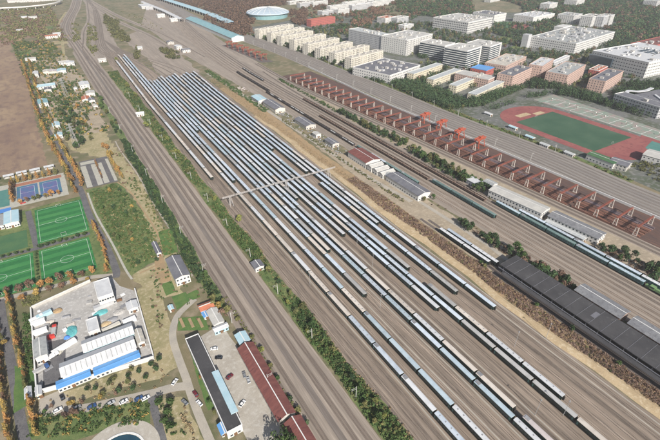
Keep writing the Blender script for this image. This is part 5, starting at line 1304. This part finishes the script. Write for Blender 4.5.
tree_row(along([(-18, 306), (-48, 309), (-92, 316)], 6.6), 'round', ['leaf_orange', 'leaf_rust', 'leaf_yellow', 'leaf_orange', 'leaf_brown'], .9, '%s rusty tree from the road, below the football pitches', 'rusty trees below the pitches', 'autumn_tree', 1.0)
tree_row(along([(-22, 299.5), (-58, 300), (-92, 306)], 8), 'round', ['leaf_orange', 'leaf_rust', 'leaf_yellow'], .66, '%s tree of the second rusty row, nearer the compound', 'rusty trees below the pitches', 'autumn_tree', 1.0)
tree_row(along([(-16, 362.5), (-49, 362.5)], 4.6), 'small', ['leaf_dark', 'leaf_green'], 1.3, '%s small dark tree from the road, between the two striped pitches', 'small trees between pitches', 'tree', .5)
tree_row(along([(-56, 362), (-95, 364)], 4.6), 'small', ['leaf_dark', 'leaf_green'], 1.0, '%s small dark tree from the path, edging the dull pitch', 'small trees between pitches', 'tree', .5)
tree_row(along([(-52, 312), (-52, 356)], 4.4), 'small', ['leaf_dark'], .8, '%s dark bush from below, in the hedge between the pitches', 'hedge between the pitches', 'bush', .3)
tree_row(along([(-66, 499), (-22, 499)], 5.5), 'cone', au, .95, '%s small autumn tree from the frame side, behind the blue courts', 'autumn trees around the courts', 'autumn_tree', .6)
tree_row(along([(-60, 450.5), (-24, 449)], 5.2), 'round', ['leaf_orange', 'leaf_yellow', 'leaf_olive', 'leaf_brown'], .75, '%s small tree from the frame side, on the paving below the courts', 'autumn trees around the courts', 'autumn_tree', .6)
tree_row(along([(-66.5, 490), (-66, 455)], 5.5), 'cone', ['leaf_orange', 'leaf_rust'], .95, '%s orange tree from the far end, between teal and blue courts', 'autumn trees around the courts', 'autumn_tree', .4)
tree_row(along([(26.5, 520), (28.5, 480), (30, 452)], 5.5), 'cone', ['leaf_orange', 'leaf_yellow'], .8, '%s orange tree from the far end, outer side of the car park', 'orange trees round the car park', 'autumn_tree', .8)
tree_row(along([(12, 508), (12.1, 462)], 6), 'cone', ['leaf_orange', 'leaf_brown'], .55, '%s slim orange tree from the far end, mid row of the car park', 'orange trees round the car park', 'autumn_tree', .3)
# park and village woods
DW = GP([(62, 103), (90, 118), (93, 140), (76, 150), (66, 140), (60, 120)])
grove(DW, 42, 'round', ['leaf_dark', 'leaf_dark', 'leaf_green', 'leaf_olive'], 1.0, 'dark tree in the copse around the power pylon', 'copse around the pylon', 'copse_tree', mind=4.5)
for i, (u, v) in enumerate([(82, 122), (85, 125), (108, 150), (112, 156), (104, 148), (78, 108), (70, 112), (118, 172)]):
    x, y = G(u, v); tree(x, y, 'round', 'leaf_orange' if i % 3 else 'leaf_yellow', .95, '%s orange tree counted down the meadow beside the pylon copse' % ordn([3, 4, 6, 7, 5, 1, 2, 8][i]), None, 'autumn_tree')
VG = [(-30, 600), (42, 600), (44, 900), (20, 1250), (-60, 1300), (-40, 850)]
brush('garden_scrub', [VG], .02, (1.2, 3.2), (1.5, 4.5), 'leaf_green', 'mixed green garden scrub between the village houses', 'scrub', 16, 1.2)
brush('garden_scrub', [VG], .007, (1.2, 2.6), (1.5, 4), 'leaf_yellow', 'orange and yellow garden scrub between the village houses', 'scrub', 16, 1.1)
brush('garden_scrub', [VG], .015, (1.2, 2.8), (1.2, 3.5), 'leaf_olive', 'olive garden scrub between the village houses', 'scrub', 14, 1.1)
brush('garden_scrub', [[(-80, 1300), (50, 1250), (60, 1900), (-120, 1900)]], .012, (2, 5), (2, 6), 'leaf_olive', 'far olive scrub below the viaduct', 'scrub', 14, 2.0)
brush('garden_scrub', [[(-80, 1250), (50, 1250), (60, 1850), (-120, 1850)]], .007, (2, 5), (2, 6), 'leaf_brown', 'far brown scrub below the viaduct', 'scrub', 14, 2.0)
sheet('village_ground', [(-25, 600), (40, 600), (42, 900), (30, 1100), (-20, 1100), (-18, 800)], .04, 'pale_dirt', 4, 14)
# orchard plot
OR = [(-2, 440), (22, 446), (32, 380), (37, 305), (8, 296), (3, 340), (-1, 395)]
brush('orchard_bushes', [OR], .17, (.6, 1.6), (.6, 2.0), 'leaf_green', 'green bushes dotted over the orchard plot beside the road', 'bushes', 16, .5)
brush('orchard_bushes', [OR], .09, (.5, 1.3), (.5, 1.5), 'leaf_olive', 'olive bushes dotted over the orchard plot', 'bushes', 16, .5)
brush('orchard_tufts', [OR], .06, (.3, .8), (.2, .5), 'pale_tuft' if 'pale_tuft' in MAT else 'dry_brush', 'pale dry tufts among the orchard bushes', 'tufts', 10, .4)
brush('garden_scrub', [[(30, 250), (44, 262), (45, 330), (44, 440), (36, 440), (38, 330)]], .10, (.6, 1.5), (.5, 1.6), 'leaf_olive', 'olive scrub between dirt track and village path', 'scrub', 14, .55)
brush('garden_scrub', [[(28, 440), (42, 445), (42, 530), (28, 525)]], .05, (.6, 1.6), (.5, 1.6), 'leaf_brown', 'brown scrub beside the car park', 'scrub', 14, .6)
grove(OR, 34, ('small', 'round'), ['leaf_green', 'leaf_dark', 'leaf_olive', 'leaf_green', 'leaf_yellow'], .62, 'small orchard tree standing on the plot beside the road', 'orchard trees', 'orchard_tree', mind=3.2)
ribbon('footpath', smooth([(24, 448), (31, 420), (34, 380), (36, 330), (30, 296), (12, 288)]), 1.4, .075, 'earth')
# gardens by the house
for nm, q, m in (('garden_plot', [(154, 272.7), (167.7, 270), (171.8, 280), (161, 283.6)], 'earth'), ('garden_plot', [(161, 284), (172, 281), (176, 292), (166, 296)], 'lush'), ('garden_plot', [(172, 297), (186, 292), (190, 301), (177, 310)], 'lush'),
    ('garden_plot', [(178, 318), (205, 316), (209, 330), (178, 331)], 'lush'), ('garden_plot', [(184, 296), (198, 289), (200, 297), (193, 300)], 'lush'), ('garden_plot', [(198, 380), (204, 380), (215, 407), (208, 411)], 'lush'), ('garden_plot', [(190, 352), (197, 352), (205, 378), (198, 380)], 'lush'), ('garden_plot', [(158, 232), (172, 228), (178, 252), (164, 256)], 'lush'), ('garden_plot', [(155, 257), (163, 255), (166, 268), (155, 271)], 'earth')):
    sheet(nm, GP(q), .085, m, .25, 3)
for i in range(6):
    x, y = G(182 + i * 4.6, 323); b = MB(); b.box(-.9, .9, -4.5, 4.5, 0, .22); b.build('vegetable_bed', 'lush' if i % 2 else 'earth', None, loc=(x, y, .09), label='%s vegetable bed from the lane beside the grey roofed house' % ordn(i + 1), cat='garden bed', group='vegetable beds')
brush('garden_scrub', [GP([(150, 270), (200, 262), (228, 315), (214, 330), (176, 312), (160, 330), (150, 300)])], .10, (.5, 1.3), (.5, 1.8), 'leaf_green', 'green garden scrub around the white two storey house', 'scrub', 16, .5)
brush('garden_scrub', [GP([(150, 270), (200, 262), (228, 315), (214, 330), (176, 312), (160, 330), (150, 300)])], .05, (.5, 1.2), (.4, 1.4), 'leaf_brown', 'brown garden scrub around the white two storey house', 'scrub', 14, .5)
grove(GP([(205, 296), (222, 298), (232, 320), (222, 322)]), 6, 'round', ['leaf_olive', 'leaf_brown', 'leaf_yellow'], .75, 'olive brown tree between the grey roofed house and main line', 'trees by the grey roofed house', mind=3)
grove(GP([(192, 352), (198, 350), (222, 415), (214, 420)]), 12, 'small', ['leaf_green', 'leaf_olive', 'leaf_orange'], .9, 'small garden bush in the hedge beside the dark row house', 'bushes beside the row house', 'bush', mind=2)
tree(*G(157, 262), 'round', 'leaf_dark', .6, 'dark round tree beside the dirt track above the house', None)
# vacant grass in front of the compound
for i, (u, v) in enumerate([(133, 371), (140, 373), (129, 378), (115, 380.5), (152, 366), (156, 371), (110, 385), (134, 390), (119, 393), (103, 396), (97, 390), (88, 391), (128, 384), (160, 361), (147, 379)]):
    x, y = G(u, v); tree(x, y, 'small', 'leaf_dark' if i % 3 else 'leaf_olive', 1.3, '%s round shrub counted over the grass before the compound wall' % ordn(i + 1), None, 'shrub')
brush('verge_scrub', [GP([(26, 438), (32, 416), (62, 414), (132, 400), (148, 404), (146, 424), (110, 427), (80, 436)])], .22, (.6, 1.6), (.6, 2.2), 'leaf_green', 'green shrubbery between the parked cars and the plaza', 'shrubbery', 16, .5)
brush('verge_scrub', [GP([(26, 438), (32, 416), (62, 414), (132, 400), (148, 404), (146, 424), (110, 427), (80, 436)])], .07, (.5, 1.3), (.6, 2.0), 'leaf_yellow', 'yellowing shrubbery between the parked cars and the plaza', 'shrubbery', 14, .5)
brush('verge_scrub', [GP([(45, 402), (100, 388), (150, 368), (170, 372), (170, 385), (120, 396), (70, 406)])], .08, (.4, 1.0), (.3, 1.0), 'dry_brush', 'dry scrub on the grass before the compound wall', 'scrub', 12, .45)
brush('verge_scrub', [GP([(186, 405), (196, 440), (206, 446), (192, 446), (180, 412)])], .3, (.5, 1.1), (.5, 1.6), 'dry_brush', 'dry brown scrub on the lane verge', 'scrub', 12, .5)
brush('verge_scrub', [GP([(156, 402), (172, 405), (188, 440), (168, 440)])], .10, (.5, 1.2), (.5, 1.6), 'leaf_green', 'green scrub beside the side lane', 'scrub', 14, .5)
for i, (u, v) in enumerate([(160, 404), (171, 404), (168, 414), (172, 428), (166, 424)]): tree(*G(u, v), 'small', 'leaf_green', 1.75, '%s dense round shrub counted down the side lane' % ordn([1, 2, 3, 5, 4][i]), None, 'shrub')
grove(GP([(66, 416), (84, 408), (80, 414), (60, 420)]), 4, 'round', ['leaf_brown', 'leaf_yellow'], .5, 'small bare brown tree beside the parked cars', 'bare trees by the parked cars', mind=2)
tree_row(GP([(46, 413), (53, 408), (70, 406), (73, 404), (82, 404), (102, 400), (117, 396)]), 'round', ['leaf_brown', 'leaf_green', 'leaf_yellow'], .5, '%s small tree from the forecourt along the parked row', 'trees along the parked row', 'tree', .5)
# left road avenue
AV = [(0, 300), (3.5, 325), (9, 352), (14, 380), (17.5, 400), (20.5, 420), (26, 446)]
l1, r1 = ribbon_pts(smooth(GP(AV)), 11)
tree_row(along(r1, 4.6), 'cone', ['leaf_orange', 'leaf_yellow', 'leaf_rust', 'leaf_yellow'], .75, '%s autumn tree from the pitches, compound side of the corner road', 'autumn avenue of the corner road', 'autumn_tree', .7)
tree_row(along(l1, 4.6), 'cone', ['leaf_yellow', 'leaf_orange', 'leaf_olive'], .75, '%s autumn tree from the pitches, outer side of the corner road', 'autumn avenue of the corner road', 'autumn_tree', .7)
grove([(-100, 190), (-74, 192), (-72, 240), (-72, 290), (-110, 300)], 34, ('cone', 'round'), ['leaf_yellow', 'leaf_orange', 'leaf_olive', 'leaf_rust'], .72, 'autumn tree in the grove outside the corner road', 'grove outside the corner road', 'autumn_tree', mind=3.2)
brush('hedge', [[(-62.5, 232), (-58.6, 232), (-58.6, 284), (-62.5, 286)]], .5, (.8, 1.5), (1.2, 2.6), 'leaf_green', 'thick green hedge between the corner road and the compound', 'hedge', 16, .55)
sheet('verge', [(-69, 205), (-58.6, 207), (-58.6, 230), (-68, 240)], .06, 'lush', .6)
brush('shrub_bed', [ring((-57.5, 297), 5.5, 14)], .6, (.6, 1.2), (.8, 1.6), 'leaf_olive', 'round olive shrub bed at the compound corner', 'shrubs', 16, .5)

# sand bank and reeds
RL = lambda y: 222.6 + 1.2 * math.sin(y * .043) + max(0, y - 240) * .004; RRr = lambda y: 233.2 + (2 if y > 150 else 0) + max(0, y - 420) * .03
brush('reeds', [band(RL, RRr, -40, 330, 50)], .62, (.5, 1.6), (.5, 1.9), 'reed', 'reddish brown dry reeds on the slope beside the sand bank', 'reeds', 40, .27)
brush('reeds', [band(RL, RRr, -40, 330, 50)], .16, (.6, 1.7), (.6, 2.3), 'leaf_rust', 'darker russet bushes among the dry reeds', 'reeds', 36, .3)
brush('reeds', [band(RL, RRr, -40, 330, 50)], .035, (.5, 1.3), (.5, 1.6), 'leaf_olive', 'scattered olive bushes among the dry reeds', 'bushes', 24, .45)
brush('dry_scrub', [band(RL, RRr, -40, 330, 50)], .25, (.6, 1.3), (.5, 1.5), 'dry_brush', 'tan brush mixed into the dry reeds', 'scrub', 26, .3)
brush('reeds', [band(lambda y: RL(y) - 1, lambda y: RRr(y) - 4, 330, 760, 50)], .35, (.6, 1.4), (.5, 1.5), 'dry_brush', 'dry tan grass on the far slope beyond the yard', 'grass', 10, .9, .5)
for i, (x, y) in enumerate([(234.5, 158), (232.6, 111), (233, 86), (232.4, 55), (236, 163)]): tree(x, y, 'small', 'leaf_green' if i else 'leaf_olive', 1.3, '%s green bush counted along the reed edge of the black shed' % ordn([4, 3, 2, 1, 5][i]), None, 'bush')
brush('hedge_scrub', [band(lambda y: 243.5, lambda y: 247.5, 265, 520, 30)], .3, (.6, 1.3), (.6, 1.8), 'leaf_olive', 'olive hedge along the service road below the workshops', 'hedge', 13, .55)
brush('hedge_scrub', [band(lambda y: 236, lambda y: 246, 560, 820, 30)], .16, (.9, 2.0), (.8, 2.4), 'leaf_green', 'green scrub along the far service road', 'scrub', 12, .9)
brush('yard_clutter', [[(250, 385), (264, 385), (264, 545), (250, 545)]], .10, (.5, 1.4), (.4, 1.4), 'roof_unit', 'grey junk and scrap lying around the workshops', 'scrap', 8, .8)
brush('yard_clutter', [[(250, 605), (262, 605), (258, 690), (248, 690)]], .12, (.8, 1.6), (.4, 1.2), 'roof_pink', 'pinkish rubble beyond the blue roofed shed', 'rubble', 8, .9)
# trees between shed and freight lines
grove([(259, 155), (268, 160), (270, 185), (264, 215), (259, 200)], 14, 'round', ['leaf_dark', 'leaf_dark', 'leaf_green'], 1.0, 'dark tree in the clump at the head of the black shed', 'trees at the shed head', mind=3)
grove([(259.5, 108), (269, 106), (271, 160), (259.5, 152)], 30, 'round', ['leaf_dark', 'leaf_dark', 'leaf_green', 'leaf_brown'], 1.0, 'dark tree between the black shed and freight lines', 'trees beside the shed', mind=3)
tree(267.5, 114, 'round', 'leaf_dark', 1.25, 'large dark green tree beside the brick depot', None)
brush('dry_scrub', [[(260, 108), (270, 108), (272, 240), (262, 250)]], .3, (.5, 1.2), (.4, 1.3), 'leaf_brown', 'brown scrub between black shed and freight lines', 'scrub', 12, .55)
tree(272, 254, 'round', 'leaf_green', .9, 'green tree below the slate roofed workshop', None); tree(262, 256, 'round', 'leaf_olive', .8, 'olive tree at the white gable of the slate workshop', None)
# hedge trees between freight lines and gantries
HT = band(lambda y: 320 + max(0, y - 330) * .028, lambda y: 334 + max(0, y - 330) * .018 - (5 if y > 420 else 0), 262, 500, 20)
grove(HT, 84, 'round', ['leaf_dark', 'leaf_green', 'leaf_dark', 'leaf_olive'], .98, 'dark green tree in the long hedge between wagons and gantries', 'hedge trees by the gantries', 'hedge_tree', mind=3.0)
brush('undergrowth', [HT], .2, (.9, 2.0), (1, 3.0), 'leaf_green', 'green undergrowth below the hedge trees by the gantries', 'undergrowth', 12, .7)
brush('undergrowth', [band(lambda y: 322 + (y - 500) * .02, lambda y: 329 + (y - 500) * .01, 500, 700, 20)], .22, (.9, 2.0), (1.0, 3.0), 'leaf_green', 'green scrub at the far end of the hedge by gantries', 'scrub', 12, .8)
RT = [(324.5, 10), (345, 10), (345, 90), (343, 124), (326, 132), (324.5, 80)]
grove(RT, 46, 'round', ['leaf_dark', 'leaf_dark', 'leaf_brown', 'leaf_green', 'leaf_dark'], 1.05, 'dark tree in the belt beside the outer teal train', 'trees beside the teal train', mind=3.6)
brush('undergrowth', [RT], .16, (.8, 1.7), (.8, 2), 'leaf_brown', 'brown undergrowth beside the outer teal train', 'undergrowth', 12, .6)
grove([(316, 232), (336, 236), (336, 268), (318, 264)], 14, 'round', ['leaf_dark', 'leaf_green'], .8, 'dark tree around the small huts by the white depot', 'trees around the huts', mind=3.5)
brush('flower_hedge', [[(322.5, 184), (324.8, 184), (319.5, 228), (317.5, 228)]], .5, (.5, 1), (.6, 1.4), 'leaf_olive', 'olive hedge in front of the long white depot', 'hedge', 14, .5)
# roadside trees along the express lines
ex = express(30)
CT = [(464, 430), (520, 415), (640, 440), (612, 446), (512, 440), (505, 470), (520, 480), (512, 500), (505, 560), (490, 575), (468, 570), (462, 500)]
brush('woodland', [CT, [(478, 400), (520, 395), (620, 408), (690, 392), (700, 350), (672, 330), (655, 398), (600, 405), (487, 396)]], .11, (2.4, 4.6), (6, 13), 'leaf_dark', 'dense dark green woodland between express lines and dormitories', 'woodland', 34, 1.0)
brush('woodland', [CT], .02, (1.6, 3), (5, 9), 'leaf_olive', 'olive crowns within the dark woodland by the dormitories', 'woodland', 30, 1.0)
brush('woodland', [[(655, 396), (690, 330), (672, 262), (660, 240), (668, 330), (700, 360), (740, 350), (715, 395), (690, 400)], [(735, 352), (810, 365), (850, 340), (760, 250), (720, 262), (700, 330)], [(640, 440), (700, 400), (690, 440), (690, 460)]], .09, (2.4, 4.4), (7, 13), 'leaf_dark', 'dark green woodland around the pink blocks', 'woodland', 36, 1.2)
brush('woodland', [[(690, 385), (722, 362), (722, 392), (700, 404)], [(790, 400), (830, 390), (840, 420), (800, 430)]], .05, (2, 3.6), (6, 10), 'leaf_rust', 'rust red crowns between the pink blocks', 'woodland', 34, 1.1)
for i, (x, y) in enumerate([(447, 1015), (450, 968), (452, 920), (455, 865), (458, 812), (460, 768), (462, 722), (463, 660)]):
    grove([(x - 4, y - 8), (x + 26, y), (x + 26, y + 14), (x - 2, y + 12)], 6, 'round', ['leaf_dark', 'leaf_dark', 'leaf_green'], 1.15, 'dark tree at the end of the %s cream apartment block from the far end' % ordn(i + 1), 'trees between the apartment blocks', 'courtyard_tree', mind=5)
brush('hedge', [[(460, 600), (478, 600), (474, 680), (458, 680)], [(470, 585), (472, 672), (466, 672), (462, 585)]], .1, (1.5, 3), (3, 7), 'leaf_dark', 'dark trees beside the low white school building', 'woodland', 28, 1.0)
ln_l, ln_r = ribbon_pts(express(29), 7)
k0 = [i for i, p in enumerate(ln_l) if 150 < p[1] < 1300]
brush('hedge', [[ln_l[i] for i in k0] + [ln_r[i] for i in k0][::-1]], .07, (.9, 2.0), (.8, 2.6), 'leaf_olive', 'low olive hedge along the campus edge of the express lines', 'hedge', 14, .8)
brush('hedge', [[ln_l[i] for i in k0] + [ln_r[i] for i in k0][::-1]], .04, (.9, 2.0), (.8, 3), 'leaf_green', 'low green hedge along the campus edge of the express lines', 'hedge', 14, .8)
sheet('verge', [ln_l[i] for i in k0] + [ln_r[i] for i in k0][::-1], .075, 'lawn', .6)
brush('garden_scrub', [[(480, 120), (600, 110), (600, 195), (500, 195)], [(625, 160), (660, 150), (660, 225), (645, 225)]], .05, (1.2, 2.6), (1.5, 5), 'leaf_olive', 'olive gardens beyond the grandstand', 'gardens', 22, .9)
# trees filling the campus between the buildings
CAMP = [(470, 600), (520, 590), (600, 640), (640, 700), (620, 770), (560, 900), (560, 1050), (640, 1100), (900, 1000), (1200, 800), (1300, 560), (1150, 480), (1000, 480), (860, 470), (860, 380), (700, 350), (690, 400), (600, 470), (500, 520)]
brush('campus_trees', [CAMP], .006, (2.5, 4.5), (5, 11), 'leaf_dark', 'dark trees scattered between the campus buildings', 'trees', 34, 1.5, avoid=True)
brush('campus_trees', [CAMP], .0025, (2.5, 4.5), (5, 10), 'leaf_olive', 'olive trees scattered between the campus buildings', 'trees', 34, 1.5, avoid=True)
brush('campus_trees', [CAMP], .0008, (2.5, 4.0), (5, 9), 'leaf_rust', 'russet trees scattered between the campus buildings', 'trees', 34, 1.5, avoid=True)
TOWN = GP([(300, 0), (410, 0), (430, 14), (405, 24), (385, 20), (330, 24), (305, 18)])
brush('town_trees', [TOWN], .0022, (4, 7), (6, 11), 'leaf_rust', 'russet trees between the far town blocks', 'trees', 34, 2.2, avoid=True)
brush('town_trees', [TOWN], .0018, (4, 7), (6, 11), 'leaf_dark', 'dark trees between the far town blocks', 'trees', 34, 2.2, avoid=True)
MEAD = [(26, 250), (44, 262), (44, 440), (41, 528), (27, 522), (30, 440), (36, 380), (40, 300)]
brush('meadow_scrub', [MEAD], .035, (.6, 1.8), (.6, 2.6), 'leaf_green', 'green bushes along the dirt track beside the village belt', 'bushes', 24, .5)
# far woods
WB = [GP([(150, -1), (212, 12), (250, 30), (255, 20), (250, 8), (300, 4), (330, 10), (330, -4), (170, -6)]), GP([(288, 12), (306, 10), (309, 22), (300, 27), (292, 22)]), GP([(205, 12), (252, 30), (252, 38), (238, 36), (205, 20)])]
brush('brown_woodland', WB, .008, (4, 8), (6, 12), 'leaf_rust', 'far rust brown autumn woodland around the domed hall', 'woodland', 40, 2.2)
brush('brown_woodland', WB, .003, (4, 8), (6, 12), 'leaf_brown', 'far dull brown woodland around the domed hall', 'woodland', 40, 2.2)
WC = [GP([(330, 26), (352, 26), (352, 34), (338, 34)]), GP([(395, 2), (470, 1), (475, 14), (440, 18), (425, 16), (400, 12)]), GP([(520, 2), (560, 0), (560, 22), (540, 36), (525, 18)]), GP([(600, 30), (640, 22), (660, 30), (660, 46), (625, 40), (606, 44)]), GP([(500, 0), (660, -4), (660, 26), (618, 28), (610, 14), (560, 16)])]
brush('far_woodland', WC, .0025, (4, 9), (7, 13), 'leaf_green', 'far green crowns in the woodland beyond the campus', 'woodland', 40, 2.4)
brush('far_woodland', WC, .001, (4, 9), (7, 13), 'leaf_brown', 'far brown crowns in the woodland beyond the campus', 'woodland', 40, 2.4)
brush('far_woodland', WC, .006, (4, 9), (7, 13), 'leaf_dark', 'far dark woodland beyond the campus', 'woodland', 40, 2.4)
brush('far_woodland', WC, .0016, (4, 9), (7, 13), 'leaf_rust', 'far rusty crowns in the woodland beyond the campus', 'woodland', 40, 2.4)
brush('far_woodland', [GP([(352, 20), (372, 20), (375, 27), (352, 27)]), GP([(370, 9), (384, 8), (386, 16), (372, 17)])], .006, (4, 8), (7, 12), 'leaf_rust', 'far rusty trees behind the grey slab block', 'woodland', 40, 2.2)
brush('campus_trees', [GP([(490, 30), (530, 33), (540, 36), (500, 38)]), GP([(607, 44), (640, 42), (600, 58)]), GP([(418, 55), (430, 52), (430, 58), (418, 60)])], .02, (3, 5), (5, 10), 'leaf_dark', 'dark campus trees between offices and laboratories', 'woodland', 36, 1.6)
brush('copse', [GP([(115, 25), (132, 40), (125, 44), (110, 32)]), GP([(105, 15), (120, 22), (118, 28), (104, 24)]), GP([(160, 48), (178, 52), (182, 58), (172, 60), (160, 54)]), GP([(137, 48), (142, 58), (134, 60)])], .02, (2.5, 5), (3, 8), 'leaf_olive', 'olive copses on the waste ground beyond the yard', 'copse', 30, 1.6)
brush('copse', [GP([(108, 22), (126, 32), (122, 42), (108, 34)]), GP([(72, 24), (78, 24), (80, 40), (74, 42)]), GP([(88, 24), (96, 28), (98, 50), (92, 55), (87, 42)])], .010, (2.0, 4), (2.5, 6), 'leaf_olive', 'yellow green copses between the junction tracks', 'copse', 30, 1.6)
brush('waste_scrub', [GP([(118, 10), (140, 16), (165, 30), (150, 31)])], .006, (1.0, 2.2), (.6, 1.8), 'leaf_olive', 'olive scrub on the waste ground beyond the yard', 'scrub', 26, .8)
# distant lake
sheet('lake', GP([(622, -2), (650, -3), (648, 6), (625, 5)]), .06, 'pond', 8, 40)

# ================================================================== HAZE
hz = MB(); hz.box(-4200, 5200, -3200, 6200, -1.0, 216, 0, True); hm = bpy.data.materials.new('haze'); hm.use_nodes = True
t = hm.node_tree
for n_ in list(t.nodes):
    if n_.type == 'BSDF_PRINCIPLED': t.nodes.remove(n_)
pv = t.nodes.new('ShaderNodeVolumePrincipled'); pv.inputs['Color'].default_value = (.93, .95, 1.0, 1); pv.inputs['Density'].default_value = HAZE; pv.inputs['Anisotropy'].default_value = 0.2
t.links.new(pv.outputs[0], t.nodes['Material Output'].inputs['Volume']); MAT['haze'] = hm
hz.build('haze', 'haze', label='pale haze over the whole railway district', cat='haze', kind='stuff')
for lab, os_ in LABELS.items():
    if len(os_) > 1 and (None in [g_ for _, g_ in os_] or len({g_ for _, g_ in os_}) > 1): print('DUP LABEL', lab, os_[:3])
    n_ = len(lab.split())
    if not 4 <= n_ <= 16: print('LABEL WORDS', n_, lab)
print('TREES', NTREE[0], 'OBJS', len(bpy.data.objects), 'TRIS', sum(len(o.data.polygons) * 2 for o in bpy.data.objects if o.type == "MESH" and o.data.users == 1) + sum(len(m.polygons) * 2 for m in bpy.data.meshes if m.users > 1))
